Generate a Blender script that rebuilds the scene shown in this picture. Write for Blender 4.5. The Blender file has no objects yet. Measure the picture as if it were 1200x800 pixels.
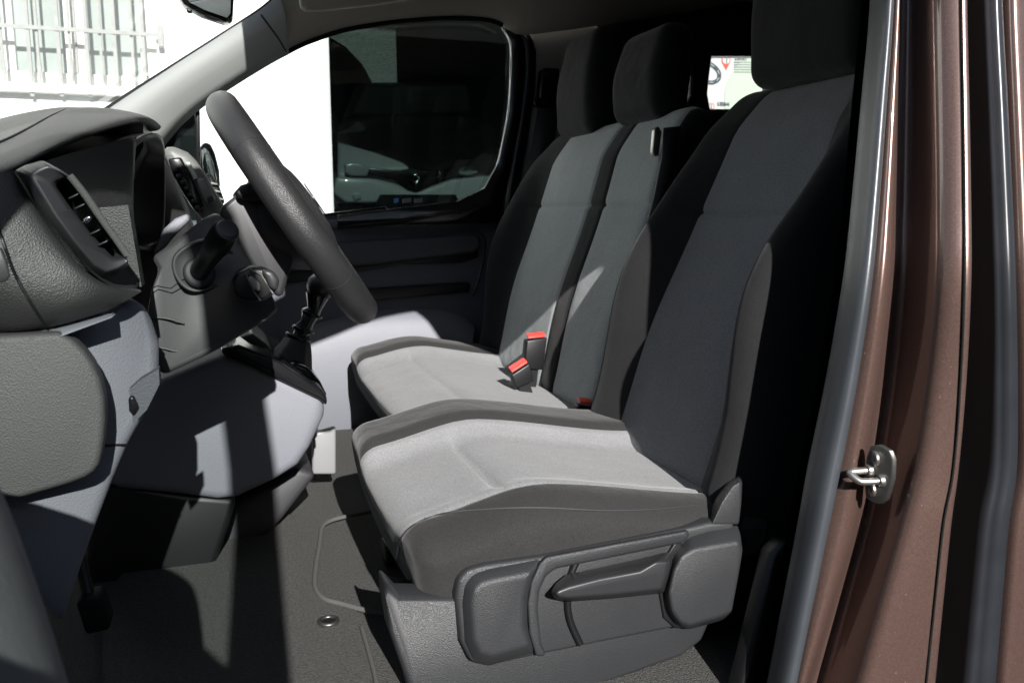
import bpy, bmesh, math, random
from mathutils import Vector, Matrix
random.seed(7)
R = math.radians
sc = bpy.context.scene
col = sc.collection

# ------------------------------------------------------------------ camera
H = 1.25                                    # lens height above the street
YAW, PITCH, FPX = R(18.8), R(8.64), 1000.0  # turned towards the rear of the van, tilted down
CAM = Vector((0, 0, H))
Fv = Vector((math.sin(YAW)*math.cos(PITCH), math.cos(YAW)*math.cos(PITCH), -math.sin(PITCH)))
Rv = Vector((math.cos(YAW), -math.sin(YAW), 0))
Uv = Rv.cross(Fv)
cd = bpy.data.cameras.new('camera'); cam = bpy.data.objects.new('camera', cd); col.objects.link(cam)
cam.matrix_world = Matrix(((Rv.x, Uv.x, -Fv.x, CAM.x), (Rv.y, Uv.y, -Fv.y, CAM.y), (Rv.z, Uv.z, -Fv.z, CAM.z), (0, 0, 0, 1)))
cd.sensor_width = 36; cd.lens = 36*FPX/1200; cd.clip_start = 0.02; cd.clip_end = 2000
cd.dof.use_dof = True; cd.dof.focus_distance = 1.3; cd.dof.aperture_fstop = 11
sc.camera = cam

# ------------------------------------------------------------------ light
SUN_TRAVEL = Vector((0.035, 1.0, -0.50)).normalized()
elev = math.asin(-SUN_TRAVEL.z)
w = bpy.data.worlds.new('World'); sc.world = w; w.use_nodes = True
nt = w.node_tree; nt.nodes.clear()
sky = nt.nodes.new('ShaderNodeTexSky'); sky.sky_type = 'NISHITA'; sky.sun_disc = False
sky.sun_elevation = elev; sky.sun_rotation = math.atan2(-SUN_TRAVEL.x, -SUN_TRAVEL.y)
bg = nt.nodes.new('ShaderNodeBackground'); bg.inputs['Strength'].default_value = 0.05
out = nt.nodes.new('ShaderNodeOutputWorld')
nt.links.new(sky.outputs[0], bg.inputs[0]); nt.links.new(bg.outputs[0], out.inputs[0])
sd = bpy.data.lights.new('sun', 'SUN'); sd.energy = 5.0; sd.angle = R(0.5); sd.color = (1.0, 0.975, 0.94)
sun = bpy.data.objects.new('sun', sd); col.objects.link(sun)
sun.rotation_euler = SUN_TRAVEL.to_track_quat('-Z', 'Y').to_euler(); sun.location = (0, -5, 6)
sc.view_settings.view_transform = 'Standard'; sc.view_settings.look = 'None'
sc.view_settings.exposure = 1.0; sc.view_settings.gamma = 1.0
sc.cycles.max_bounces = 10; sc.cycles.transparent_max_bounces = 16; sc.cycles.diffuse_bounces = 2

# ------------------------------------------------------------------ materials
def mat(name, rgb, rough=0.6, metal=0.0, bump=None, spec=0.5, var=0.0, coat=0.0, var_scale=6):
    m = bpy.data.materials.new(name); m.use_nodes = True
    n = m.node_tree.nodes; l = m.node_tree.links; b = n['Principled BSDF']
    b.inputs['Base Color'].default_value = (*rgb, 1); b.inputs['Roughness'].default_value = rough
    b.inputs['Metallic'].default_value = metal; b.inputs['Specular IOR Level'].default_value = spec
    b.inputs['Coat Weight'].default_value = coat
    tc = n.new('ShaderNodeTexCoord')
    if var:
        ns = n.new('ShaderNodeTexNoise'); ns.inputs['Scale'].default_value = var_scale; ns.inputs['Detail'].default_value = 6
        l.new(tc.outputs['Object'], ns.inputs['Vector'])
        mx = n.new('ShaderNodeMix'); mx.data_type = 'RGBA'
        mx.inputs['A'].default_value = (*[c*(1-var) for c in rgb], 1); mx.inputs['B'].default_value = (*[min(1, c*(1+var)) for c in rgb], 1)
        l.new(ns.outputs['Fac'], mx.inputs['Factor']); l.new(mx.outputs['Result'], b.inputs['Base Color'])
        mr = n.new('ShaderNodeMapRange'); mr.inputs['To Min'].default_value = max(0, rough-0.08); mr.inputs['To Max'].default_value = min(1, rough+0.08)
        l.new(ns.outputs['Fac'], mr.inputs['Value']); l.new(mr.outputs[0], b.inputs['Roughness'])
    if bump:
        kind, scale, strength, dist = bump
        if kind == 'grain':
            t = n.new('ShaderNodeTexVoronoi'); t.inputs['Scale'].default_value = scale; o = t.outputs['Distance']
        else:
            t = n.new('ShaderNodeTexNoise'); t.inputs['Scale'].default_value = scale; t.inputs['Detail'].default_value = 3; o = t.outputs['Fac']
        l.new(tc.outputs['Object'], t.inputs['Vector'])
        bp = n.new('ShaderNodeBump'); bp.inputs['Strength'].default_value = strength; bp.inputs['Distance'].default_value = dist
        l.new(o, bp.inputs['Height']); l.new(bp.outputs[0], b.inputs['Normal'])
    return m

def fabric(name, a, bcol, weave=420, rough=0.95, sheen=0.15, fine=0.5):
    m = bpy.data.materials.new(name); m.use_nodes = True
    n = m.node_tree.nodes; l = m.node_tree.links; b = n['Principled BSDF']
    b.inputs['Roughness'].default_value = rough; b.inputs['Specular IOR Level'].default_value = 0.15
    b.inputs['Sheen Weight'].default_value = sheen; b.inputs['Sheen Roughness'].default_value = 0.4
    tc = n.new('ShaderNodeTexCoord')
    def wave(rot, sc_):
        mp = n.new('ShaderNodeMapping'); mp.inputs['Rotation'].default_value = rot
        l.new(tc.outputs['Object'], mp.inputs['Vector'])
        mp.inputs['Scale'].default_value = (1, 0.35, 1)
        wv = n.new('ShaderNodeTexNoise'); wv.inputs['Scale'].default_value = sc_*7; wv.inputs['Detail'].default_value = 1
        l.new(mp.outputs[0], wv.inputs['Vector'])
        ct = n.new('ShaderNodeMapRange'); ct.inputs['From Min'].default_value = 0.35; ct.inputs['From Max'].default_value = 0.65
        l.new(wv.outputs['Fac'], ct.inputs['Value']); return ct.outputs[0]
    w1 = wave((0, 0.35, 0.75), weave/4.0); w2 = wave((0.3, -0.4, -0.8), weave/4.0)
    mul = n.new('ShaderNodeMath'); mul.operation = 'ADD'; l.new(w1, mul.inputs[0]); l.new(w2, mul.inputs[1])
    ns = n.new('ShaderNodeTexNoise'); ns.inputs['Scale'].default_value = 900; ns.inputs['Detail'].default_value = 2
    l.new(tc.outputs['Object'], ns.inputs['Vector'])
    big = n.new('ShaderNodeTexNoise'); big.inputs['Scale'].default_value = 12; big.inputs['Detail'].default_value = 4
    l.new(tc.outputs['Object'], big.inputs['Vector'])
    ad = n.new('ShaderNodeMath'); ad.operation = 'MULTIPLY_ADD'; ad.inputs[1].default_value = 0.5*fine
    l.new(mul.outputs[0], ad.inputs[0])
    sub = n.new('ShaderNodeMath'); sub.operation = 'MULTIPLY_ADD'; sub.inputs[1].default_value = 1.2; sub.inputs[2].default_value = -0.35
    l.new(ns.outputs['Fac'], sub.inputs[0]); l.new(sub.outputs[0], ad.inputs[2])
    mx = n.new('ShaderNodeMix'); mx.data_type = 'RGBA'
    mx.inputs['A'].default_value = (*a, 1); mx.inputs['B'].default_value = (*bcol, 1)
    l.new(ad.outputs[0], mx.inputs['Factor'])
    m2 = n.new('ShaderNodeMix'); m2.data_type = 'RGBA'; m2.blend_type = 'MULTIPLY'; m2.inputs['Factor'].default_value = 0.35
    l.new(mx.outputs['Result'], m2.inputs['A']); l.new(big.outputs['Color'], m2.inputs['B'])
    cr = n.new('ShaderNodeMapRange'); cr.inputs['From Min'].default_value = 0.3; cr.inputs['From Max'].default_value = 0.7
    cr.inputs['To Min'].default_value = 0.78; cr.inputs['To Max'].default_value = 1.0
    l.new(big.outputs['Fac'], cr.inputs['Value']); l.new(cr.outputs[0], m2.inputs['B'])
    l.new(m2.outputs['Result'], b.inputs['Base Color'])
    bp = n.new('ShaderNodeBump'); bp.inputs['Strength'].default_value = 0.35; bp.inputs['Distance'].default_value = 0.0008
    l.new(ad.outputs[0], bp.inputs['Height'])
    b2 = n.new('ShaderNodeBump'); b2.inputs['Strength'].default_value = 0.4; b2.inputs['Distance'].default_value = 0.012
    l.new(big.outputs['Fac'], b2.inputs['Height']); l.new(bp.outputs[0], b2.inputs['Normal']); l.new(b2.outputs[0], b.inputs['Normal'])
    return m

def glass(name, tint=(0.93, 0.96, 0.95), refl=0.04, rough=0.0, haze=0.0):
    m = bpy.data.materials.new(name); m.use_nodes = True
    n = m.node_tree.nodes; l = m.node_tree.links; n.clear()
    o = n.new('ShaderNodeOutputMaterial'); t = n.new('ShaderNodeBsdfTransparent'); t.inputs[0].default_value = (*tint, 1)
    g = n.new('ShaderNodeBsdfGlossy'); g.inputs['Roughness'].default_value = rough
    lw = n.new('ShaderNodeLayerWeight'); lw.inputs['Blend'].default_value = 0.5
    pw = n.new('ShaderNodeMath'); pw.operation = 'POWER'; pw.inputs[1].default_value = 5; l.new(lw.outputs['Facing'], pw.inputs[0])
    mu = n.new('ShaderNodeMath'); mu.operation = 'MULTIPLY_ADD'; mu.inputs[1].default_value = 0.7; mu.inputs[2].default_value = refl
    l.new(pw.outputs[0], mu.inputs[0])
    mx = n.new('ShaderNodeMixShader'); l.new(mu.outputs[0], mx.inputs[0]); l.new(t.outputs[0], mx.inputs[1]); l.new(g.outputs[0], mx.inputs[2])
    last = mx.outputs[0]
    if haze:
        d = n.new('ShaderNodeBsdfTranslucent'); d.inputs[0].default_value = (0.8, 0.85, 0.84, 1)
        m3 = n.new('ShaderNodeMixShader'); m3.inputs[0].default_value = haze
        l.new(last, m3.inputs[1]); l.new(d.outputs[0], m3.inputs[2]); last = m3.outputs[0]
    l.new(last, o.inputs[0]); return m

def paint(name, rgb):
    m = mat(name, rgb, 0.36, 0.55, coat=0.9)
    n = m.node_tree.nodes; l = m.node_tree.links; b = n['Principled BSDF']
    tc = n.new('ShaderNodeTexCoord'); v = n.new('ShaderNodeTexVoronoi'); v.inputs['Scale'].default_value = 900
    l.new(tc.outputs['Object'], v.inputs['Vector'])
    mr = n.new('ShaderNodeMapRange'); mr.inputs['From Min'].default_value = 0.0; mr.inputs['From Max'].default_value = 1.0
    mr.inputs['To Min'].default_value = 0.85; mr.inputs['To Max'].default_value = 1.18
    sp = n.new('ShaderNodeSeparateColor'); l.new(v.outputs['Color'], sp.inputs[0]); l.new(sp.outputs[0], mr.inputs['Value'])
    # dust specks and rubbed dirt
    d = n.new('ShaderNodeTexNoise'); d.inputs['Scale'].default_value = 260; d.inputs['Detail'].default_value = 2
    l.new(tc.outputs['Object'], d.inputs['Vector'])
    th = n.new('ShaderNodeMapRange'); th.inputs['From Min'].default_value = 0.735; th.inputs['From Max'].default_value = 0.82
    l.new(d.outputs['Fac'], th.inputs['Value'])
    mu = n.new('ShaderNodeMix'); mu.data_type = 'RGBA'; mu.blend_type = 'MULTIPLY'; mu.inputs['Factor'].default_value = 1
    mu.inputs['A'].default_value = (*rgb, 1); l.new(mr.outputs[0], mu.inputs['B'])
    dm = n.new('ShaderNodeMix'); dm.data_type = 'RGBA'; dm.inputs['B'].default_value = (0.45, 0.36, 0.30, 1)
    l.new(th.outputs[0], dm.inputs['Factor']); l.new(mu.outputs['Result'], dm.inputs['A']); l.new(dm.outputs['Result'], b.inputs['Base Color'])
    s = n.new('ShaderNodeTexNoise'); s.inputs['Scale'].default_value = 14; s.inputs['Detail'].default_value = 5
    mp = n.new('ShaderNodeMapping'); mp.inputs['Scale'].default_value = (1, 1, 0.2)
    l.new(tc.outputs['Object'], mp.inputs[0]); l.new(mp.outputs[0], s.inputs['Vector'])
    r2 = n.new('ShaderNodeMapRange'); r2.inputs['To Min'].default_value = 0.20; r2.inputs['To Max'].default_value = 0.40
    l.new(s.outputs['Fac'], r2.inputs['Value']); l.new(r2.outputs[0], b.inputs['Roughness'])
    b.inputs['Coat Roughness'].default_value = 0.04
    return m

M = {}
M['plastic'] = mat('dark_grained_plastic', (0.022, 0.023, 0.025), 0.47, bump=('grain', 780, 0.5, 0.0008), spec=0.5, var=0.12)
M['plastic_dash'] = mat('dash_grained_plastic', (0.021, 0.021, 0.021), 0.50, bump=('grain', 680, 0.42, 0.0008), var=0.12)
M['plastic_smooth'] = mat('satin_dark_plastic', (0.023, 0.023, 0.025), 0.42, bump=('noise', 900, 0.12, 0.0006), var=0.1)
M['plastic_shroud'] = mat('column_grey_plastic', (0.046, 0.046, 0.048), 0.5, bump=('noise', 1100, 0.25, 0.0006), var=0.06)
M['plastic_black'] = mat('black_plastic', (0.006, 0.006, 0.007), 0.40, bump=('noise', 700, 0.15, 0.0006))
M['gloss_black'] = mat('gloss_black_plastic', (0.008, 0.008, 0.009), 0.18)
M['grey_trim'] = mat('blue_grey_trim', (0.150, 0.155, 0.177), 0.55, bump=('grain', 520, 0.35, 0.0010), var=0.05)
M['grey_trim_dark'] = mat('insert_grey_trim', (0.055, 0.055, 0.055), 0.6, bump=('grain', 650, 0.5, 0.0009), var=0.08)
M['door_trim'] = mat('door_blue_grey_trim', (0.085, 0.09, 0.115), 0.6, bump=('grain', 500, 0.3, 0.001), var=0.06)
M['door_card'] = mat('dark_grey_door_card', (0.05, 0.054, 0.064), 0.65, bump=('grain', 500, 0.3, 0.001), var=0.08)
M['pull_trim'] = mat('neutral_grey_trim', (0.10, 0.103, 0.105), 0.6, bump=('grain', 600, 0.3, 0.0008), var=0.06)
M['pillar_trim'] = mat('pale_grey_pillar_trim', (0.33, 0.335, 0.335), 0.6, bump=('noise', 800, 0.2, 0.0008), var=0.05)
M['headliner'] = mat('headliner_felt', (0.40, 0.375, 0.33), 0.95, bump=('noise', 700, 0.4, 0.001), var=0.06, spec=0.1)
M['light_fabric'] = fabric('light_grey_seat_fabric', (0.130, 0.131, 0.136), (0.295, 0.297, 0.305))
M['back_fabric'] = fabric('grey_backrest_fabric', (0.08, 0.083, 0.093), (0.18, 0.185, 0.20))
M['bench_fabric_lit'] = fabric('window_lit_bench_fabric', (0.20, 0.215, 0.215), (0.40, 0.425, 0.425))  # cushion cloth made lighter for the window light on the bench back
M['dark_fabric'] = fabric('charcoal_seat_fabric', (0.014, 0.014, 0.014), (0.047, 0.046, 0.045), weave=700, fine=0.3)
M['black_fabric'] = fabric('black_seat_fabric', (0.009, 0.009, 0.010), (0.024, 0.024, 0.025), weave=700, fine=0.3)
M['carpet'] = mat('grey_needled_carpet', (0.072, 0.072, 0.069), 0.95, bump=('noise', 420, 1.0, 0.003), spec=0.1, var=0.75, var_scale=260)
M['hem'] = mat('mat_hem', (0.068, 0.068, 0.065), 0.9, bump=('noise', 500, 0.6, 0.001))
M['leather'] = mat('wheel_leather', (0.020, 0.020, 0.021), 0.40, bump=('grain', 900, 0.5, 0.0007), spec=0.5, var=0.15, var_scale=20)
M['rubber'] = mat('rubber_seal', (0.040, 0.045, 0.052), 0.38, bump=('noise', 400, 0.1, 0.001), var=0.15, var_scale=20)
M['rubber_dark'] = mat('dark_rubber_seal', (0.018, 0.020, 0.024), 0.32, var=0.15, var_scale=20)
M['plate_steel'] = mat('dull_plate_steel', (0.12, 0.118, 0.112), 0.4, 0.85, var=0.25, var_scale=60)
M['rubber_black'] = mat('black_rubber', (0.006, 0.006, 0.006), 0.8, spec=0.2)
M['paint'] = paint('brown_metallic_paint', (0.130, 0.081, 0.068))
M['metal'] = mat('galvanised_metal', (0.40, 0.385, 0.36), 0.36, 0.9, var=0.15, var_scale=60)
M['screw'] = mat('blued_screw', (0.18, 0.2, 0.27), 0.35, 0.9)
M['chrome'] = mat('chrome', (0.8, 0.8, 0.8), 0.12, 1.0)
M['red'] = mat('red_button', (0.75, 0.06, 0.05), 0.4)
M['belt'] = mat('belt_webbing', (0.022, 0.022, 0.025), 0.6, bump=('noise', 600, 0.3, 0.0006))
M['white_bracket'] = mat('pale_painted_metal', (0.20, 0.20, 0.205), 0.45, var=0.08)
M['screen'] = mat('pale_display', (0.45, 0.52, 0.46), 0.25)
M['satin_grey'] = mat('satin_grey_plastic', (0.17, 0.17, 0.165), 0.45)
M['glass'] = glass('clear_glass')
M['windscreen'] = glass('veiled_windscreen_glass', (0.95, 0.98, 0.96), haze=0.15)  # translucent haze mixed in for the washed-out veil over the view
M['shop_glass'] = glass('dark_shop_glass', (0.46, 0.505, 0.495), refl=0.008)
M['mirror'] = mat('mirror_silver', (0.85, 0.9, 0.9), 0.02, 1.0)
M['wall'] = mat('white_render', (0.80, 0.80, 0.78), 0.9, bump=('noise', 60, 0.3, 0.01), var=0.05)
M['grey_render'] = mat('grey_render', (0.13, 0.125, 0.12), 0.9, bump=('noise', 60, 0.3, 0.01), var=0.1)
M['white_paint'] = mat('white_joinery_paint', (0.8, 0.8, 0.76), 0.6, var=0.06)
M['pane'] = mat('hazy_window_pane', (0.30, 0.34, 0.32), 0.15, var=0.3, var_scale=3)
M['iron'] = mat('rusty_grey_iron', (0.30, 0.30, 0.285), 0.7, var=0.3, var_scale=20)
M['asphalt'] = mat('asphalt', (0.045, 0.045, 0.046), 0.95, bump=('noise', 120, 0.8, 0.01), var=0.3, var_scale=80)
M['reflected_asphalt'] = mat('rough_reflected_asphalt', (0.40, 0.40, 0.39), 0.95, bump=('noise', 60, 1.0, 0.03), var=0.6, var_scale=25)
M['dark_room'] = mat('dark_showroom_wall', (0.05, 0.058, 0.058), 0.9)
M['car_white'] = mat('white_car_paint', (0.40, 0.41, 0.42), 0.25, coat=0.5)
M['car_grey'] = mat('dark_car_glass', (0.006, 0.008, 0.008), 0.6, spec=0.05)
M['lamp'] = mat('headlamp_lens', (0.75, 0.77, 0.78), 0.08, 0.6)
M['poster'] = mat('poster_white', (0.40, 0.40, 0.40), 0.5)
M['poster_green'] = mat('poster_pale_green', (0.36, 0.40, 0.34), 0.5)
M['poster_red'] = mat('poster_red', (0.62, 0.06, 0.03), 0.5)
M['poster_ink'] = mat('poster_ink', (0.03, 0.04, 0.055), 0.5)
M['poster_grey'] = mat('poster_grey_text', (0.13, 0.14, 0.14), 0.5)
M['blue'] = mat('blue_sticker', (0.10, 0.25, 0.6), 0.5)

# ------------------------------------------------------------------ geometry helpers
def ray(px, py):
    return Fv + Rv*((px-600)/FPX) + Uv*((400-py)/FPX)
def at(px, py, Y):
    """point of the van on the lengthwise plane y = Y"""
    d = ray(px, py); return CAM + d*(Y/d.y)
def at_z(px, py, z):
    d = ray(px, py); return CAM + d*((z-H)/d.z)
def V(x, y, z): return Vector((x, y, z+H))     # van coordinates: z counted from lens height

def tag(o, label=None, cat=None, group=None, kind=None):
    if label: o['label'] = label
    if cat: o['category'] = cat
    if group: o['group'] = group
    if kind: o['kind'] = kind
    return o
def thing(name, label, cat, loc, group=None):
    o = bpy.data.objects.new(name, None); col.objects.link(o); o.location = loc; o.empty_display_size = 0.05
    return tag(o, label, cat, group)
def link(name, me, m, parent=None, smooth=True):
    o = bpy.data.objects.new(name, me); col.objects.link(o)
    if m is not None: me.materials.append(m if not isinstance(m, str) else M[m])
    if smooth:
        me.polygons.foreach_set('use_smooth', [True]*len(me.polygons))
    if parent:
        o.parent = parent
        # parts keep world coordinates: undo the base position of the thing (parts themselves sit at the origin)
        if parent.type == 'EMPTY': o.matrix_parent_inverse = Matrix.Translation(-parent.location)
    return o
def bev(o, width, seg=3, angle=35):
    b = o.modifiers.new('bevel', 'BEVEL'); b.width = width; b.segments = seg; b.limit_method = 'ANGLE'; b.angle_limit = R(angle)
    b.harden_normals = False
    return o
def auto(o, angle=40):
    bm = bmesh.new(); bm.from_mesh(o.data)
    for e in bm.edges:
        e.smooth = not (len(e.link_faces) == 2 and e.calc_face_angle(0) > R(angle))
    bm.to_mesh(o.data); bm.free(); return o
def mesh_from(verts, faces, name='mesh'):
    me = bpy.data.meshes.new(name); me.from_pydata([tuple(v) for v in verts], [], faces); me.update()
    bm = bmesh.new(); bm.from_mesh(me); bmesh.ops.recalc_face_normals(bm, faces=bm.faces); bm.to_mesh(me); bm.free()
    return me
def slab(name, pts, Y, depth, m, parent=None, b=0.0, seg=3, shift=(0, 0)):
    """a solid with a side outline: pts are (px, py[, Y]); the far face lies depth further across the van"""
    f = [at(p[0], p[1], p[2] if len(p) > 2 else Y) for p in pts]
    g = [v + Vector((shift[0], depth, shift[1])) for v in f]
    n = len(f)
    faces = [tuple(range(n)), tuple(range(2*n-1, n-1, -1))] + [(i, (i+1) % n, n+(i+1) % n, n+i) for i in range(n)]
    o = link(name, mesh_from(f+g, faces, name), m, parent)
    if b: bev(o, b, seg)
    else: auto(o)
    return o
def solid(name, f, off, m, parent=None, b=0.0, seg=3):
    g = [v + Vector(off) for v in f]; n = len(f)
    faces = [tuple(range(n)), tuple(range(2*n-1, n-1, -1))] + [(i, (i+1) % n, n+(i+1) % n, n+i) for i in range(n)]
    o = link(name, mesh_from(list(f)+g, faces, name), m, parent)
    if b: bev(o, b, seg)
    else: auto(o)
    return o
def loft(name, rows, m, parent=None, thick=0.0, sub=0, closed=False, offset=-1, crease_auto=None):
    n = len(rows[0]); verts = [v for r in rows for v in r]; faces = []
    for i in range(len(rows)-1):
        for j in range(n if closed else n-1):
            k = (j+1) % n
            faces.append((i*n+j, i*n+k, (i+1)*n+k, (i+1)*n+j))
    o = link(name, mesh_from(verts, faces, name), m, parent)
    if sub:
        s = o.modifiers.new('sub', 'SUBSURF'); s.levels = sub; s.render_levels = sub
    if thick:
        s = o.modifiers.new('solid', 'SOLIDIFY'); s.thickness = thick; s.offset = offset
    if crease_auto: auto(o, crease_auto)
    return o
def resample(pts, n):
    """smooth curve through points"""
    pts = [Vector(p) for p in pts]; out = []
    m = len(pts)-1
    for i in range(n):
        t = i/(n-1)*m; k = min(int(t), m-1); f = t-k
        p0 = pts[max(k-1, 0)]; p1 = pts[k]; p2 = pts[k+1]; p3 = pts[min(k+2, m)]
        out.append(0.5*((2*p1)+(p2-p0)*f+(2*p0-5*p1+4*p2-p3)*f*f+(3*p1-p0-3*p2+p3)*f**3))
    return out
def tube(name, pts, r, m, parent=None, n=12, res=None, closed=False, flat=1.0, flat_axis=None):
    P = [Vector(p) for p in pts]
    if res: P = resample(P, res)
    rr = r if isinstance(r, (list, tuple)) else [r]*len(P)
    if len(rr) != len(P): rr = [rr[min(int(i/(len(P)-1)*(len(rr)-1)+0.5), len(rr)-1)] for i in range(len(P))]
    rows = []; up = None
    for i, p in enumerate(P):
        a = P[(i-1) % len(P)] if (closed or i > 0) else P[0]; b_ = P[(i+1) % len(P)] if (closed or i < len(P)-1) else P[-1]
        t = (b_-a).normalized()
        if up is None: up = t.orthogonal().normalized()
        up = (up - t*up.dot(t)).normalized(); s = t.cross(up)
        rows.append([p + (up*math.cos(q)+s*math.sin(q))*rr[i] for q in [2*math.pi*k/n for k in range(n)]])
    verts = [v for r_ in rows for v in r_]; faces = []
    L = len(rows)
    for i in range(L if closed else L-1):
        i2 = (i+1) % L
        for j in range(n): faces.append((i*n+j, i*n+(j+1) % n, i2*n+(j+1) % n, i2*n+j))
    if not closed:
        faces.append(tuple(range(n))); faces.append(tuple(range((L-1)*n, L*n)))
    o = link(name, mesh_from(verts, faces, name), m, parent); auto(o, 60); return o
def box(name, lo, hi, m, parent=None, b=0.0, seg=3):
    (x0, y0, z0), (x1, y1, z1) = lo, hi
    f = [V(x0, y0, z0), V(x1, y0, z0), V(x1, y0, z1), V(x0, y0, z1)]
    return solid(name, f, (0, y1-y0, 0), m, parent, b, seg)
def disc(name, c, axis, r, h, m, parent=None, n=28, b=0.0):
    c = Vector(c); a = Vector(axis).normalized(); u = a.orthogonal().normalized(); v = a.cross(u)
    ring = [c + (u*math.cos(2*math.pi*k/n)+v*math.sin(2*math.pi*k/n))*r for k in range(n)]
    return solid(name, ring, a*h, m, parent, b, 2)
def frustum(name, back, front, Yb, Yf, m, parent, b=.003, seg=3):
    f = [at(p[0], p[1], Yf) for p in front]; g = [at(p[0], p[1], Yb) for p in back]; n = len(f)
    faces = [tuple(range(n)), tuple(range(2*n-1, n-1, -1))] + [(i, (i+1) % n, n+(i+1) % n, n+i) for i in range(n)]
    return bev(link(name, mesh_from(f+g, faces, name), m, parent), b, seg, 25)
from mathutils.bvhtree import BVHTree
def seat_on(objs, pts, lift=.001, n=None):
    """lay seam points on the surfaces of the given objects (same side view as at())"""
    bpy.context.view_layer.update(); dg = bpy.context.evaluated_depsgraph_get(); trees = []
    for o in objs:
        trees.append(BVHTree.FromObject(o, dg))
    if n: pts = [(p.x, p.y) for p in resample([(a, b_, 0) for a, b_ in pts], n)]
    out = []
    for a, b_ in pts:
        d = ray(a, b_).normalized(); best = None
        for t in trees:
            h = t.ray_cast(CAM, d)
            if h[0] is not None and (best is None or h[3] < best[3]): best = h
        if best:
            nr = best[1] if best[1].dot(d) < 0 else -best[1]
            out.append(best[0]+nr*lift)
    return out
def seam(name, objs, pts, r, m, parent, lift=.0006, n=30):
    P = seat_on(objs, pts, lift, n)
    if len(P) > 2: return tube(name, P, r, m, parent, n=6)
def sstep(a, b, x):
    t = max(0, min(1, (x-a)/(b-a))); return t*t*(3-2*t)
def cuts(lo, hi, r, n, extra=()):
    c = [lo, lo+r*0.2, lo+r*0.45, lo+r*0.72, lo+r, hi-r, hi-r*0.72, hi-r*0.45, hi-r*0.2, hi]
    c += [lo+r+(hi-lo-2*r)*i/n for i in range(1, n)]
    c += list(extra); c = sorted(c); o = [c[0]]
    ex = set(extra)
    for x in c[1:]:
        if x-o[-1] > 0.0035: o.append(x)
        elif x in ex: o[-1] = x
    return o
def soft(lo, hi, r, n, deform, region, mats, names, parent, extra=((), (), ())):
    """upholstered block: rounded box, bent by deform(p); faces split by region(p) into one mesh per cover piece"""
    ax = [cuts(lo[i], hi[i], r, n[i], extra[i]) for i in range(3)]
    N = [len(a)-1 for a in ax]; idx = {}; rest = []; pos = []
    def vert(i, j, k):
        if (i, j, k) in idx: return idx[(i, j, k)]
        p = Vector((ax[0][i], ax[1][j], ax[2][k]))
        q = Vector([min(max(p[t], lo[t]+r), hi[t]-r) for t in range(3)]); d = p-q
        if d.length > 1e-9: pr = q + d.normalized()*r
        else: pr = p
        idx[(i, j, k)] = len(pos); rest.append(p); pos.append(deform(pr, p)); return idx[(i, j, k)]
    groups = {}
    def quad(a):
        ids = [vert(*t) for t in a]; c = sum((rest[i] for i in ids), Vector())/4
        groups.setdefault(region(c), []).append(ids)
    for i in range(N[0]):
        for j in range(N[1]):
            quad([(i, j, 0), (i, j+1, 0), (i+1, j+1, 0), (i+1, j, 0)]); quad([(i, j, N[2]), (i+1, j, N[2]), (i+1, j+1, N[2]), (i, j+1, N[2])])
        for k in range(N[2]):
            quad([(i, 0, k), (i+1, 0, k), (i+1, 0, k+1), (i, 0, k+1)]); quad([(i, N[1], k), (i, N[1], k+1), (i+1, N[1], k+1), (i+1, N[1], k)])
    for j in range(N[1]):
        for k in range(N[2]):
            quad([(0, j, k), (0, j, k+1), (0, j+1, k+1), (0, j+1, k)]); quad([(N[0], j, k), (N[0], j+1, k), (N[0], j+1, k+1), (N[0], j, k+1)])
    out = {}
    for key, fs in groups.items():
        used = sorted({i for f in fs for i in f}); mp = {o: n_ for n_, o in enumerate(used)}
        me = bpy.data.meshes.new(names[key]); me.from_pydata([tuple(pos[i]) for i in used], [], [[mp[i] for i in f] for f in fs]); me.update()
        out[key] = link(names[key], me, mats[key], parent)
    return out
def groove(x, c, w): return math.exp(-((x-c)/w)**2)

# =================================================================== THE STREET
g = link('street', mesh_from([(-400, -400, 0), (400, -400, 0), (400, 400, 0), (-400, 400, 0)], [(0, 1, 2, 3)]), 'asphalt', smooth=False)
tag(g, kind='structure')

YF = 6.2                                                            # facade plane across the street
facade = thing('building_facade', 'bright white rendered house front seen through the cab windows', 'building', (0, YF, 0))
def fbox(name, x0, x1, z0, z1, y0, y1, m, parent, b=0.0): return box(name, (x0, y0, z0-H), (x1, y1, z1-H), m, parent, b)
XG0, XG1, ZG0, ZG1 = at(386, 200, YF).x, 2.75, 0.15, 5.6            # the dark shop window
wx0, wx1, wz0 = at(-30, 60, YF).x, at(184, 60, YF).x, at(100, 101, YF).z
wz1 = wz0+1.5
fbox('wall', -9, wx0, 0, 7, YF, YF+.3, 'wall', facade)
fbox('wall', wx0, wx1, 0, wz0, YF, YF+.3, 'wall', facade)
fbox('wall', wx0, wx1, wz1, 7, YF, YF+.3, 'wall', facade)
fbox('wall', wx1, XG0, 0, 7, YF, YF+.3, 'wall', facade)
fbox('wall', XG0, XG1, ZG1, 7, YF, YF+.3, 'wall', facade)
fbox('wall', XG0, XG1, 0, ZG0, YF, YF+.3, 'wall', facade)
fbox('wall', XG1, 12, 0, 7, YF, YF+.3, 'wall', facade)
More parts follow.
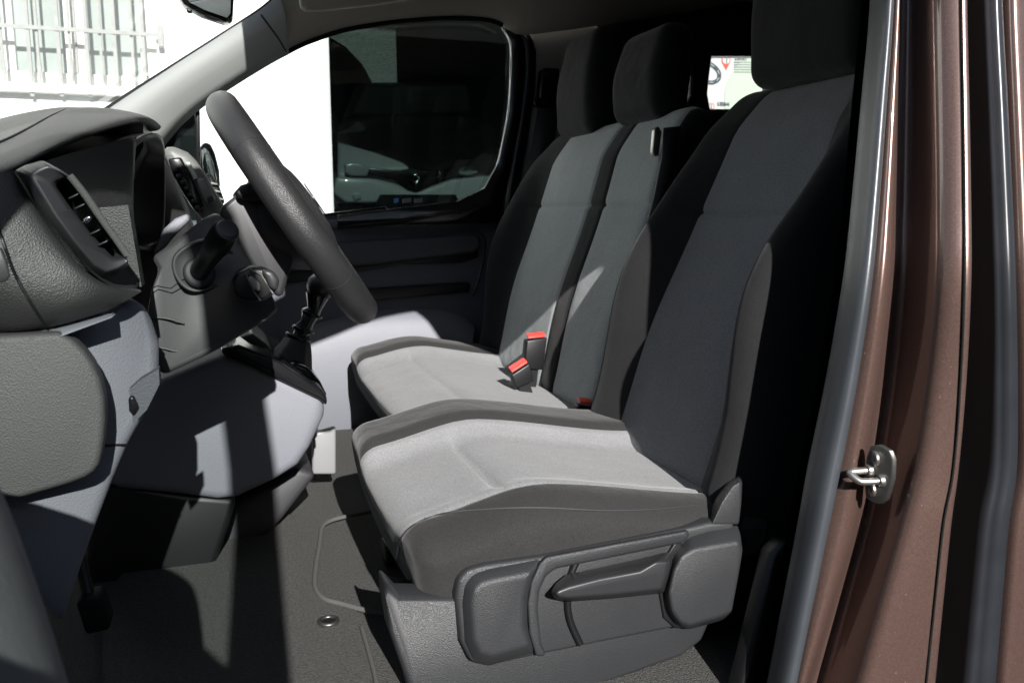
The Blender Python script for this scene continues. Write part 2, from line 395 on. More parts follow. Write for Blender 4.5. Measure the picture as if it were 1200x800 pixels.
# house window with white sashes
win = thing('sash_window', 'white framed house window with pale panes behind iron bars', 'window', (wx0, YF+.12, wz0))
xm = [at(p, 60, YF+.12).x for p in (-30, 12, 78, 104, 165, 184)]
zb = at(100, 88, YF+.12).z
fbox('pane', wx0, wx1, wz0, wz1, YF+.14, YF+.17, 'pane', win)
for a, b_ in ((wx0, wx0+.07), (at(0, 60, YF).x, at(14, 60, YF).x), (xm[2], xm[3]), (xm[4], xm[5])):
    fbox('frame', a, b_, zb, wz1, YF+.09, YF+.135, 'white_paint', win, 0.006)
fbox('bottom_rail', wx0, wx1, wz0, zb, YF+.08, YF+.138, 'white_paint', win, 0.006)
fbox('mullion', (xm[2]+xm[3])/2-.006, (xm[2]+xm[3])/2+.006, zb, wz1, YF+.075, YF+.089, 'satin_grey', win)
sill = fbox('sill', wx0-.05, wx1+.08, wz0-.06, wz0-.004, YF-.08, YF+.1, 'white_paint', win, 0.01)
# iron grille on the window
gr = thing('window_grille', 'grey iron window grille with spear ended bars on white house', 'grille', (wx0, YF-.05, wz0))
zr = at(100, 36, YF-.06).z
fbox('rail', at(-40, 36, YF-.06).x, at(188, 36, YF-.06).x, zr-.012, zr+.012, YF-.066, YF-.054, 'iron', gr)
fbox('wall_fixing', at(184, 36, YF-.06).x, at(191, 36, YF-.06).x, at(186, 55, YF-.06).z, at(186, 30, YF-.06).z, YF-.07, YF-.001, 'iron', gr, 0.004)
pxs = [(2, 0), (34, 1), (44, 0), (69, 1), (82, 0), (102, 1), (118, 0), (135, 1), (155, 0), (168, 1)]
for px, long_ in pxs:
    x = at(px, 60, YF-.05).x; zl = at(px, 113 if long_ else 104, YF-.05).z; wd = .011 if long_ else .010
    y = YF-.047
    if long_:
        fbox('bar', x-wd, x+wd, zl, wz1+.2, y-.012, y+.012, 'iron', gr)
    else:
        f = [Vector((x-wd*.8, y, wz1+.2)), Vector((x-wd*.8, y, zl+.2)), Vector((x-wd*1.25, y, zl+.13)), Vector((x, y, zl)), Vector((x+wd*1.25, y, zl+.13)), Vector((x+wd*.8, y, zl+.2)), Vector((x+wd*.8, y, wz1+.2))]
        solid('bar', f, (0, .02, 0), 'iron', gr)
# dark shop window
shop = thing('shop_window', 'large dark shop window beyond the passenger door', 'window', (XG0, YF, ZG0))
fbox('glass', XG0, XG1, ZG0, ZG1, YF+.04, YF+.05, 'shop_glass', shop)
fbox('frame', XG0, XG0+.025, ZG0, ZG1, YF+.02, YF+.09, 'pillar_trim', shop)
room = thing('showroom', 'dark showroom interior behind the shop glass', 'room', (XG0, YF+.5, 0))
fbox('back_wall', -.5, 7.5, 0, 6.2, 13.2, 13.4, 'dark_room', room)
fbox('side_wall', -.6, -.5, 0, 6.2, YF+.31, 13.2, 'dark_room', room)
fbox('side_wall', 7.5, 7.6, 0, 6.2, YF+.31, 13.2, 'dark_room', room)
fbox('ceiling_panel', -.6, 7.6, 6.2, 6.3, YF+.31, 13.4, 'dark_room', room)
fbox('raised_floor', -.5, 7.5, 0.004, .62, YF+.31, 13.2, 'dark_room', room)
YW = 10.6
cw = [at(384, 10, YW), at(463, 10, YW), at(466, 126, YW), at(463, 130, YW), at(440, 104, YW), at(425, 76, YW), at(405, 55, YW), at(384, 42, YW)]
o = solid('asphalt_reflection', cw, (0, .1, 0), 'reflected_asphalt'); tag(o, 'rough grey panel standing in for asphalt reflected in the dark glass', 'panel')  # stands in for a patch of asphalt reflected in the glass
cur = [at(x, y, YC_)-SUN_TRAVEL*(2.25/SUN_TRAVEL.y) for YC_ in (9.0,) for x, y in ((388, 60), (392, 112), (402, 136), (440, 163), (474, 190), (484, 206), (640, 206), (640, 60))]  # added panel, set up the sun's path to cast shade on the car
bl = solid('shade_panel', cur, (0, .02, 0), 'dark_room'); tag(bl, 'black panel added high behind the shop glass to shade the car', 'shade_panel')
# car reflected in the shop glass, built as a solid behind it
YC = 9.0
car = thing('reflected_car', 'white car with wide dark grille bar standing in for a reflection in the shop glass', 'car', (at(490, 200, YC).x, YC, .62))
def cslab(name, pts, Y, d, m, b=0.02, shift=(0, 0)): return slab(name, pts, Y, d, m, car, b, 3, shift)
rows = []
for (y, pyl, bulge) in ((YC, 197, 0), (YC+.25, 178, .1), (YC+.6, 155, .15), (YC+1.0, 136, .15)):
    rows.append([at(px, pyl+abs(px-487)**1.6*0.006, y) for px in (396, 415, 440, 465, 487, 510, 535, 560, 580)])
rows.insert(0, [v + Vector((0, .05, -.03)) for v in rows[0]])
loft('hood', rows, 'car_white', car, thick=.03, sub=2)
cslab('windscreen', [(408, 142), (568, 142), (545, 100), (428, 100)], YC+1.05, .5, 'car_grey', .03, (0, .1))
cslab('bumper', [(394, 207), (440, 209), (466, 216), (487, 226), (505, 219), (530, 210), (584, 205), (588, 225), (570, 236), (405, 238), (390, 226)], YC-.05, .5, 'car_white', .03)
cslab('lower_grille', [(446, 228), (534, 228), (544, 246), (436, 246)], YC-.07, .1, 'car_grey', .01)
cslab('grille', [(432, 196), (468, 200), (487, 196), (508, 200), (540, 195), (540, 206), (512, 210), (496, 222), (488, 224), (478, 222), (464, 211), (432, 207)], YC-.08, .12, 'gloss_black', .012)
for pts in ([(404, 192), (420, 190), (434, 197), (430, 206), (412, 206), (405, 202)], [(538, 198), (550, 192), (562, 191), (562, 201), (550, 206), (538, 204)]):
    cslab('headlight', pts, YC-.09, .2, 'lamp', .015)
cslab('fog_light', [(413, 228), (421, 226), (424, 232), (416, 235)], YC-.08, .05, 'lamp', .006)
em = [at(487+6*a, 210+9*b_, YC-.12) for a, b_ in ((0, -1), (1, 0), (0, 1), (-1, 0))]
ei = [at(487+2.6*a, 210+4.5*b_, YC-.12) for a, b_ in ((0, -1), (1, 0), (0, 1), (-1, 0))]
loft('emblem', [em, ei], 'chrome', car, thick=.02, closed=True)
cslab('door_mirror', [(553, 162), (566, 161), (567, 169), (556, 171)], YC+1.1, .15, 'car_white', .02)
for px in (418, 556):
    c = at(px, 246, YC+.45); disc('wheel', c, (1, 0, 0), .30, .2, 'rubber_black', car)
# white poster in the neighbouring display
YP = YF-.05
pos = thing('poster', 'white poster with winding road drawing and red numbered pin', 'poster', at(860, 200, YP))
def pl(px, py, d=0.0): return at(px, py, YP-d)
solid('board', [pl(760, 20), pl(960, 20), pl(960, 175), pl(760, 175)], (0, .02, 0), 'poster', pos)
cx, cy = 905, 118
solid('pale_disc', [pl(cx+56*math.cos(t), cy+60*math.sin(t), .004) for t in [2*math.pi*k/48 for k in range(48)]], (0, .002, 0), 'poster_green', pos)
def ribbon(name, pts, wpx, m, d):
    cv = resample([(p[0], p[1], 0) for p in pts], 50); L = []; Rr = []
    for i, p in enumerate(cv):
        t = (cv[min(i+1, 49)]-cv[max(i-1, 0)]).normalized(); nrm = Vector((-t.y, t.x, 0))*wpx/2
        L.append(pl(p.x+nrm.x, p.y+nrm.y, d)); Rr.append(pl(p.x-nrm.x, p.y-nrm.y, d))
    return loft(name, [L, Rr], m, pos)
road = [(790, 84), (803, 76), (810, 82), (806, 92), (795, 92), (806, 92), (822, 90), (826, 74), (834, 76), (842, 84), (842, 93), (834, 97), (824, 94)]
ribbon('road_drawing', road, 4.6, 'poster_ink', .005)
for k in range(0, 46, 4):
    cv = resample([(p[0], p[1], 0) for p in road], 50)
    a, b_ = cv[k], cv[k+2]; t = (b_-a); nn = Vector((-t.y, t.x, 0)).normalized()*.35
    me = [pl(a.x+nn.x, a.y+nn.y, .007), pl(b_.x+nn.x, b_.y+nn.y, .007), pl(b_.x-nn.x, b_.y-nn.y, .007), pl(a.x-nn.x, a.y-nn.y, .007)]
    solid('road_dash', me, (0, .001, 0), 'poster', pos)
def pin(px, py, r):
    drop = [(px+r*math.cos(t), py+r*math.sin(t)) for t in [math.pi*0.88+(1.24*math.pi)*k/20 for k in range(21)]] + [(px+.2, py+r*2.15)]
    p = solid('pin', [pl(a, b_, .006) for a, b_ in drop], (0, .002, 0), 'poster_red', pos)
    solid('pin_face', [pl(px+r*.8*math.cos(t), py+r*.8*math.sin(t), .008) for t in [2*math.pi*k/24 for k in range(24)]], (0, .001, 0), 'poster', p)
pin(851, 71, 5.2); pin(833, 125, 4.2)
def text(body, px, py, size, m, d=.009, bold=0):
    cu = bpy.data.curves.new('lettering', 'FONT'); cu.body = body; cu.size = size; cu.extrude = .0004; cu.offset = bold
    t = bpy.data.objects.new('tmp', cu); col.objects.link(t)
    bpy.context.view_layer.update()
    me = bpy.data.meshes.new_from_object(t.evaluated_get(bpy.context.evaluated_depsgraph_get())); bpy.data.objects.remove(t)
    p = pl(px, py, d)
    me.transform(Matrix.Translation(p) @ Matrix.Rotation(R(90), 4, 'X')); me.materials.clear()
    return link('lettering', me, m, pos, smooth=False)
text('1', 849.4, 75, .065, 'poster_ink'); text('2', 831.6, 127.5, .05, 'poster_ink')
text("L'ÉTAT", 861.5, 70.2, .036, 'poster_ink', bold=.0008); text("L'ESSAI", 841, 123.5, .036, 'poster_ink', bold=.001)
for k in range(5):
    y0 = 72.6+k*2.9
    solid('text_line', [pl(860.3, y0, .006), pl(884, y0+.2, .006), pl(884, y0+1.2, .006), pl(860.3, y0+1, .006)], (0, .001, 0), 'poster_grey', pos)

# unseen house row behind the camera, added to cut the sky fill
row = thing('sky_blocking_houses', 'unseen house row added behind the camera to cut sky light', 'building', (0, -9.5, 0))
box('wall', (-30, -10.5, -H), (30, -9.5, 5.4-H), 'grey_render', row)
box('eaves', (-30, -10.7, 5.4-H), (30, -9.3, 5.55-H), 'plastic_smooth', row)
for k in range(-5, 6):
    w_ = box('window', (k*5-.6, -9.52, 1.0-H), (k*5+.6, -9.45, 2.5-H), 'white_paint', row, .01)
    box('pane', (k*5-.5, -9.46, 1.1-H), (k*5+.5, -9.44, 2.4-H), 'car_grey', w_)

# =================================================================== VAN BODY
van = thing('van_body', 'brown metallic van shell with pale headliner and carpeted cab', 'van', V(.3, 1.6, -1.25))
ZFL = -.61
box('floor_pan', (-.75, .80, ZFL-.05), (3.4, 2.45, ZFL-.006), 'plastic_black', van)
box('sill_step', (-.45, .66, -.80), (.62, .80, -.64), 'plastic_black', van, .02)
def mir(v):
    k = max(0, min(1, (.26-v.x)/.36)); k = k*k*(3-2*k)              # the near pillar foot stands further out and forward
    return Vector((v.x-.40*k, 3.2-v.y-.18*k, v.z+.05*k))
# windscreen pillar and door-top rail, far side then its mirror on the near side
U = [(-60, 262, 2.32), (40, 190, 2.34), (138, 123.5, 2.35), (200, 84, 2.35), (260, 46, 2.345), (307, 15, 2.32), (330, -6, 2.30)]
Lw = [(120, 292, 2.40), (165, 205, 2.40), (196, 160, 2.40), (225, 130, 2.395), (262, 104, 2.39), (310, 74, 2.38), (336, 60, 2.375)]
Up = resample([at(*p) for p in U], 40); Lp = resample([at(*p) for p in Lw], 40)
def pillar_rows(fn):
    rows = []
    for s in range(7):
        t = s/6; rows.append([fn(a.lerp(b_, t) + Vector((0, -.035, .02))*math.sin(math.pi*t)) for a, b_ in zip(Up, Lp)])
    return rows
loft('windscreen_pillar', pillar_rows(lambda v: v), 'pillar_trim', van, thick=.03, offset=0)
loft('windscreen_pillar', pillar_rows(mir), 'pillar_trim', van, thick=.03, offset=0)
tube('windscreen_edge', [v+Vector((.0, -.012, .006)) for v in Up], .006, 'gloss_black', van, n=8)
tube('door_top_seal', [v+Vector((.0, -.005, -.004)) for v in Lp], .006, 'rubber_black', van, n=8)
rail = [(334, 61, 2.376), (360, 48.5, 2.372), (400, 35, 2.365), (440, 27.5, 2.36), (480, 23, 2.357), (530, 20, 2.356), (575, 23, 2.357), (598, 34, 2.36), (612, 39, 2.36), (640, 37, 2.355), (760, 20, 2.35), (1000, -20, 2.35), (1500, -100, 2.35)]
rp = resample([at(*p) for p in rail], 60)
def rail_rows(fn):
    rows = []
    for (dy, dz) in ((0.012, -.002), (0, 0), (-.03, .012), (-.07, .05), (-.13, .10), (-.25, .135)):
        rows.append([fn(Vector((v.x-.03*max(0, dz/.13), v.y+dy, max(v.z, 0)+dz if dz < .09 else H+.64+dz*.2))) for v in rp])
    return rows
loft('door_top_lining', rail_rows(lambda v: v), 'headliner', van, sub=1)
loft('door_top_lining', rail_rows(mir), 'headliner', van, sub=1)
tube('door_top_seal', [v+Vector((0, -.002, -.004)) for v in rp[:33]], .006, 'rubber_black', van, n=8)
# roof skin and headliner
zt = .66
hx = at(325, 0, 2.25).x
rf = [[V(hx+.04, y, .555+.02*math.sin((y-.9)/1.4*math.pi)) for y in (.9, 1.2, 1.6, 2.0, 2.3)], [V(hx+.10, y, .63) for y in (.9, 1.2, 1.6, 2.0, 2.3)], [V(.6, y, zt) for y in (.9, 1.2, 1.6, 2.0, 2.3)], [V(3.4, y, zt) for y in (.9, 1.2, 1.6, 2.0, 2.3)]]
loft('headliner', rf, 'headliner', van, thick=.04, sub=1)
for s in (1, -1):
    y = 1.6+s*.76
    box('roof_side', (-.02, y-.06, .68), (3.4, y+.06, .72), 'paint', van, .02)
box('roof_skin', (.06, .72, .705), (3.42, 2.46, .74), 'paint', van, .01)
# plate at the rear corner of the door opening, added to shade the bench
cor = [V(.44, .86, .52), V(.50, .86, .44), V(.55, .86, .35), V(.60, .86, .275), V(.64, .86, .248), V(.68, .86, .262), V(.70, .86, .275), V(1.0, .86, .275), V(1.0, .86, .66), V(.44, .86, .66)]
solid('bench_shade_plate', cor, (0, .04, 0), 'plastic_black', van, .01)
# seam between pillar trim and headliner
seam('trim_seam', [o_ for o_ in van.children if o_.name.startswith(('windscreen_pillar', 'door_top_lining', 'headliner'))], [(306, 18), (318, 34), (328, 48), (335, 60)], .0022, 'plastic_black', van)
# sun visor folded up
slab('sun_visor', [(350, -20, 2.05), (352, 6, 2.07), (358, 12, 2.08), (380, 11, 2.09), (440, 5, 2.12), (520, -8, 2.15), (520, -30, 2.15)], 2.1, .03, 'headliner', van, .008)
# windscreen glass
lo_, hi_ = Up[1], Up[-1]
loft('windscreen', [[mir(v)+Vector((-.02, 0, .01)) for v in Up], [Vector((v.x-.13, 1.6, v.z+.02)) for v in Up], [v+Vector((-.02, 0, .01)) for v in Up]], 'windscreen', van, sub=1)
# far B pillar trim with belt
slab('far_pillar_trim', [(622, 36), (700, 30), (760, 30), (745, 420), (560, 420), (585, 330), (603, 240), (619, 150), (627, 90)], 2.40, .05, 'pillar_trim', van, .012)
slab('far_door_seal', [(604, 40), (622, 40), (629, 60), (628, 100), (618, 170), (603, 250), (588, 340), (580, 420), (566, 420), (574, 340), (590, 240), (604, 160), (611, 100), (611, 60)], 2.385, .05, 'rubber_black', van, .006)
tube('far_door_seal', [at(*p, 2.382) for p in ((607, 38), (617, 52), (618, 90), (610, 150), (598, 220), (587, 300), (577, 400))], .008, 'rubber', van, n=8, res=24)
# rear body sides, window posts, tail end
slab('rear_side_panel', [(700, 128), (1700, 128), (1700, 900), (700, 900)], 2.40, .04, 'plastic_black', van)
slab('rear_side_panel', [(700, -60), (1700, -60), (1700, 66), (700, 66)], 2.40, .04, 'plastic_black', van)
slab('rear_side_panel', [(700, 60), (797, 60), (803, 95), (800, 132), (700, 132)], 2.402, .04, 'plastic_black', van)
slab('window_post', [(803, 60), (836, 60), (832, 90), (830, 110), (834, 132), (802, 132), (810, 112), (811, 90)], 2.398, .045, 'plastic_black', van, .008)
slab('rear_side_panel', [(902, 40), (1700, 40), (1700, 140), (902, 140)], 2.396, .04, 'plastic_black', van)
slab('rear_window', [(795, 60), (1100, 60), (1100, 132), (795, 132)], 2.43, .005, 'glass', van)
box('tail_end', (3.36, .8, -.61), (3.42, 2.45, .7), 'plastic_black', van)
box('rear_near_side', (.82, .82, -.62), (3.4, .87, .70), 'plastic_black', van)

# near B pillar: a lofted pressing, edges measured at eight heights
YS = [-420, -280, -140, 0, 120, 240, 333, 450, 550, 612, 700, 800, 900]
def colx(vals):
    ys = (0, 333, 550, 612, 800); o = []
    for y in YS:
        if y <= 0: v = vals[0] + (vals[0]-vals[1])/333*(0-y)*0.4
        elif y >= 800: v = vals[4] + (vals[4]-vals[3])/188*(y-800)
        else:
            p = resample([(vals[i], ys[i], 0) for i in range(5)], 81)
            for i in range(80):
                if p[i].y <= y <= p[i+1].y:
                    f = (y-p[i].y)/(p[i+1].y-p[i].y+1e-9); v = p[i].x+(p[i+1].x-p[i].x)*f; break
        o.append(v)
    return o
def tilt(y): return .10*max(0, (333-y)/333)*.5                      # the side leans inward towards the roof
C = {}
C['a'] = (colx((1020, 987, 946, 935, 899)), .797)
C['b'] = (colx((1046, 1021, 985, 972, 933)), .773)
C['c'] = (colx((1056, 1040, 1008, 1000, 942)), .754)
C['d'] = (colx((1062, 1054, 1024, 1014, 958)), .800)
C['e'] = (colx((1092, 1092, 1066, 1050, 1000)), .715)
C['f'] = (colx((1102, 1104, 1079, 1064, 1014)), .698)
C['g'] = (colx((1122, 1125, 1113, 1100, 1079)), .687)
C['h'] = (colx((1137, 1142, 1127, 1119, 1100)), .680)
def crow(key, dy=0, dx=0): return [at(x+dx, y, Yd+dy+tilt(y)) for x, y, Yd in ((C[key][0][i], YS[i], C[key][1]) for i in range(len(YS)))]
def dense(r): return resample(r, 60)
prow = [dense(crow('a', .03)), dense(crow('b')), dense(crow('c')), dense(crow('d')), dense(crow('e')), dense(crow('f')), dense(crow('g')), dense(crow('h'))]
edge = prow[-1]; prow.append([v+Vector((.004, .012, 0)) for v in edge]); prow.append([v+Vector((.03, .05, 0)) for v in edge]); prow.append([v+Vector((.06, .15, 0)) for v in edge])
bp_ = loft('near_pillar', prow, 'paint', van, sub=2)
# crease bead near the outer edge
bead = [a.lerp(b_, .30)+Vector((-.001, -.0012, 0)) for a, b_ in zip(prow[6], prow[7])]
tube('pillar_seam', bead, .0014, 'rubber_black', van, n=6)
# rubber seal on the pillar flange
sa, sb = dense(crow('a', 0)), dense(crow('b', -.004))
rows = []
for k in range(9):
    t = k/8; rows.append([a.lerp(b_, t)+Vector((-.010*math.sin(math.pi*t), -.022*math.sin(math.pi*t)**.7, 0)) for a, b_ in zip(sa, sb)])
rows.insert(0, [v+Vector((.05, .06, 0)) for v in sa]); rows.append([v+Vector((.02, .02, 0)) for v in sb])
loft('door_seal', rows, 'rubber', van)
# inner trim of the near pillar
inn = [[v+Vector((.012, .03, 0)) for v in sa], [v+Vector((.05, .055, 0)) for v in sa], [v+Vector((.16, .05, 0)) for v in sa], [v+Vector((.45, .03, 0)) for v in sa]]
loft('near_pillar_trim', inn, 'plastic_black', van)
slab('sill_trim', [(905, 650, .86), (922, 632, .86), (936, 640, .86), (890, 830, .84), (862, 830, .84)], .86, .03, 'plastic_black', van, .008)
# door striker
st = thing('door_striker', 'pale metal door catch screwed to the brown door pillar', 'striker', at(1034, 557, .75))
def sp(px, py, dX=0): 
    p = at(px, py, .712+.0); return p
plate = [(1028, 521), (1038, 520), (1050, 527), (1054, 538), (1053, 560), (1046, 584), (1038, 590), (1030, 588), (1022, 582), (1020, 560), (1023, 535)]
# plate lies on the forward facing wall of the pillar: give each corner the depth of that wall
def wally(px): return .752 - (px-1020)*.0009
nrm = (at(1050, 550, wally(1050))-at(1024, 550, wally(1024))).cross(at(1040, 520, .74)-at(1040, 590, .74)).normalized()
if nrm.x > 0: nrm = -nrm
pf = [at(x, y, wally(x)) for x, y in plate]; nrm = (at(1066, 550, .668)-at(1024, 550, .748)).cross(at(1040, 520, .712)-at(1040, 590, .712)).normalized()
if nrm.x > 0: nrm = -nrm
pf = [v+nrm*.002 for v in pf]
solid('plate', pf, nrm*.006, 'plate_steel', st, .0015)
for x, y in ((1036, 536), (1032, 572)):
    c = at(x, y, wally(x))+nrm*.008; s = disc('screw', c, nrm, .0085, .004, 'metal', st, b=.001); disc('screw_recess', c+nrm*.0041, nrm, .0045, .0006, 'screw', s, n=6)
a0 = at(1029, 550, wally(1029))+nrm*.007; b0 = at(1043, 562, wally(1043))+nrm*.007
tube('bar', [a0, a0+nrm*.018, a0+nrm*.026+(b0-a0)*.12, a0+nrm*.026+(b0-a0)*.85, b0+nrm*.018, b0], .0042, 'metal', st, n=12, res=30)
disc('collar', a0, nrm, .007, .006, 'metal', st, b=.001); disc('collar', b0, nrm, .007, .006, 'metal', st, b=.001)

# sliding rear door beside the pillar
sl = thing('sliding_door', 'brown sliding door edge with grey rubber seal beside the pillar', 'door', V(.76, .68, -.6))
s0 = colx((1148, 1160, 1157, 1146, 1128)); s1 = colx((1175, 1191, 1192, 1183, 1167)); s2 = colx((1183, 1196, 1199, 1189, 1173))
r0 = dense([at(x, y, .712+tilt(y)) for x, y in zip(s0, YS)]); r1 = dense([at(x, y, .694+tilt(y)) for x, y in zip(s1, YS)]); r2 = dense([at(x, y, .696+tilt(y)) for x, y in zip(s2, YS)])
rows = []
for k in range(9):
    t = k/8; bul = math.sin(math.pi*t); rows.append([a.lerp(b_, t)+Vector((-.006*bul, -.008*bul+.005*math.exp(-((t-.42)/.12)**2), 0)) for a, b_ in zip(r0, r1)])
rows.insert(0, [v+Vector((.02, .06, 0)) for v in r0]); rows.append([v+Vector((.008, .015, 0)) for v in r1])
loft('edge_seal', rows, 'rubber_dark', sl)
loft('skin', [[v+Vector((.01, .06, 0)) for v in r2], [v+Vector((.002, .008, 0)) for v in r2], [v+Vector((.006, 0, 0)) for v in r2], [v+Vector((.012, -.001, 0)) for v in r2], [v+Vector((.04, -.001, 0)) for v in r2], [v+Vector((.5, -.004, 0)) for v in r2]], 'paint', sl, sub=1)
loft('inner_frame', [[v+Vector((.014, .02, 0)) for v in r1], [v+Vector((.06, .09, 0)) for v in r1], [v+Vector((.5, .06, 0)) for v in r1]], 'plastic_black', sl)

# =================================================================== PASSENGER DOOR (far side, closed)
pd = thing('passenger_door', 'closed passenger door with blue grey panel and clear window', 'door', V(.3, 2.45, -.55))
YD = 2.42
slab('door_panel', [(120, 262), (250, 256), (395, 250), (500, 242), (586, 234), (590, 250), (582, 330), (575, 400), (570, 470), (300, 540), (120, 560)], YD, .06, 'door_trim', pd, .012)
slab('sill_cap', [(250, 262, YD-.02), (390, 257, YD-.02), (500, 246, YD-.02), (582, 238, YD-.02), (583, 247, YD-.02), (500, 258, YD-.02), (395, 268, YD-.02), (250, 276, YD-.02)], YD, .03, 'door_trim', pd, .006)
slab('sill_slot', [(330, 256, 2.405), (452, 242, 2.405), (455, 246, 2.405), (448, 248, 2.405), (395, 253, 2.405), (330, 259, 2.405)], 2.4, .012, 'gloss_black', pd, .002)
# recessed armrest band
slab('armrest', [(300, 290), (398, 284), (555, 274), (563, 276), (564, 290), (556, 296), (420, 312), (300, 322)], YD-.035, .05, 'door_card', pd, .010)
slab('armrest_shadow_gap', [(300, 318), (415, 310), (556, 293), (562, 288), (560, 302), (540, 308), (470, 310), (420, 318), (400, 324), (300, 336)], YD-.012, .02, 'plastic_black', pd, .004)
slab('map_pocket', [(400, 340), (440, 338), (548, 331), (552, 334), (549, 342), (440, 352), (400, 354)], YD-.014, .02, 'plastic_black', pd, .003)
tube('panel_edge', [at(*p, YD-.004) for p in ((556, 274), (566, 278), (567, 295), (560, 330), (553, 345))], .004, 'door_card', pd, n=8, res=20)
# swollen lower pocket
pr = []
for (dy, pts) in ((0, ((330, 392), (400, 368), (470, 360), (535, 362), (557, 380))), (-.05, ((330, 398), (400, 376), (470, 369), (530, 371), (556, 386))), (-.065, ((325, 430), (395, 420), (470, 415), (530, 412), (552, 410))), (-.06, ((320, 480), (390, 480), (470, 480), (530, 470), (550, 460))), (0, ((310, 540), (390, 540), (470, 530), (530, 510), (550, 490)))):
    pr.append([at(a, b_, YD+dy-.001) for a, b_ in pts])
loft('lower_pocket', pr, 'grey_trim', pd, sub=2)
gl = [(200, 268), (200, 160), (226, 130), (262, 104), (310, 74), (360, 48.5), (400, 35), (440, 27.5), (480, 23), (530, 20), (575, 22), (600, 40), (608, 70), (604, 130), (590, 200), (580, 250)]
slab('window_glass', gl, 2.41, .004, 'glass', pd)
ring_o = [(400, 34), (440, 26), (480, 21), (530, 18), (578, 20), (600, 30), (610, 48), (612, 75), (607, 140), (592, 215), (582, 262), (545, 262), (395, 268)]
ring_i = [(400, 36), (440, 29), (480, 25), (530, 23), (568, 24), (588, 33), (597, 50), (598, 75), (595, 130), (583, 190), (566, 221), (535, 236), (395, 252)]
loft('window_frame', [[at(*p, 2.395) for p in ring_o], [at(*p, 2.395) for p in ring_i]], 'gloss_black', pd, thick=.02)
tube('glass_edge', [at(*p, 2.393) for p in ((588, 33), (597, 50), (598, 75), (595, 130), (583, 190), (566, 221), (535, 236))], .0012, 'chrome', pd, n=6, res=30)
slab('window_divider', [(228, 126), (234, 122), (236, 262), (230, 262)], 2.40, .03, 'gloss_black', pd, .004)
slab('quarter_glass', [(196, 164), (228, 128), (231, 262), (150, 262)], 2.425, .006, 'car_grey', pd)
wm = thing('tmp', 'x', 'x', (0, 0, 0)); bpy.data.objects.remove(wm)
mh = slab('wing_mirror', [(234, 172), (240, 166), (247, 169), (252, 180), (257, 200), (258, 218), (250, 226), (238, 222), (233, 205)], 2.70, .12, 'plastic_black', pd, .02)
ms = slab('mirror_glass', [(236, 176), (240, 173), (245, 178), (250, 192), (254, 210), (253, 216), (246, 214), (238, 200)], 2.694, .006, 'mirror', mh, .001)
slab('mirror_arm', [(232, 212), (240, 214), (240, 226), (232, 226)], 2.50, .2, 'plastic_black', pd, .01)
for k, (px, wd) in enumerate(((462, 5), (472, 10), (486, 9))):
    slab('sticker', [(px, 233), (px+wd, 232), (px+wd, 237), (px, 238)], 2.408, .001, 'blue' if k == 0 else 'satin_grey', pd)

# =================================================================== DRIVER DOOR (near side, swung open)
dd = thing('driver_door', 'open driver door with grey inner panel at the left edge', 'door', V(-.35, .72, -.6))
hx0, hy0 = -.35, .72; dl = Vector((.32, -.92, 0)); Ld = dl.length; du = dl.normalized(); dn = Vector((-du.y, du.x, 0)).normalized()   # dn points into the cab
if dn.x < 0: dn = -dn
def D(s, z, o=0.0): return V(hx0, hy0, z) + du*s*1.11 + dn*o
lowp = [D(0, -.72, -.05), D(.92, -.74, -.05), D(.97, -.4, -.05), D(.97, .03, -.05), D(.5, -.02, -.05), D(0, -.08, -.05)]
solid('outer_skin', lowp, dn*.05, 'paint', dd, .01)
inp = [D(.03, -.68, 0), D(.90, -.70, 0), D(.95, -.4, 0), D(.95, .01, 0), D(.5, -.04, 0), D(.03, -.10, 0)]
solid('inner_panel', inp, dn*.03, 'door_trim', dd, .01)
fo = [D(0, -.06, -.03), D(.30, .26, -.03), D(.50, .50, -.03), D(.64, .63, -.03), D(.76, .70, -.03), D(.86, .68, -.03), D(.92, .60, -.03), D(.965, .44, -.03), D(.97, .03, -.03)]
fi = [D(.10, -.08, -.03), D(.36, .24, -.03), D(.53, .45, -.03), D(.65, .555, -.03), D(.74, .62, -.03), D(.80, .61, -.03), D(.84, .54, -.03), D(.865, .40, -.03), D(.86, .01, -.03)]
loft('window_frame', [fo, fi], 'plastic_black', dd, thick=.04)
solid('window_glass', [v+dn*.01 for v in (fi)], dn*.004, 'glass', dd)
arm = []
# the bulging map pocket / pull that shows at the left edge of the photo
for (Y, dx) in ((.62, -.16), (.52, -.03), (.42, 0), (.36, -.02), (.30, -.08)):
    arm.append([at(px, py, .42)+Vector((dx-(.42-Y)*-.35, Y-.42, 0)) for px, py in ((-150, 470), (-60, 480), (0, 512), (34, 590), (58, 660), (82, 730), (102, 800), (125, 880), (60, 960), (-200, 960))])
loft('door_pull', arm, 'pull_trim', dd, sub=2)

# =================================================================== FLOOR MAT, PEDALS
def fl(px, py, dz=0): return at_z(px, py, H+ZFL+dz)
box_m = [V(-.55, .84, ZFL), V(.98, .84, ZFL), V(.98, 2.36, ZFL), V(-.55, 2.36, ZFL)]
o = solid('carpet', box_m, (0, 0, .006), 'carpet'); tag(o, 'worn grey carpet covering the cab floor', 'carpet')
mt = thing('floor_mat', 'grey felt driver floor mat with stitched hem and eyelet', 'floor mat', V(.12, 1.3, ZFL))
c1 = [fl(*p, .012) for p in ((255, 560), (372, 622), (376, 622), (371, 660), (369, 690), (378, 702), (396, 706), (412, 708), (428, 740), (442, 800), (450, 860), (120, 860), (120, 700))]
solid('felt', c1, (0, 0, .005), 'carpet', mt)
hem = [fl(*p, .018) for p in ((440, 598), (400, 606), (383, 612), (377, 620), (374, 640), (370, 665), (369, 685), (374, 696), (384, 703), (400, 707), (430, 715), (470, 722))]
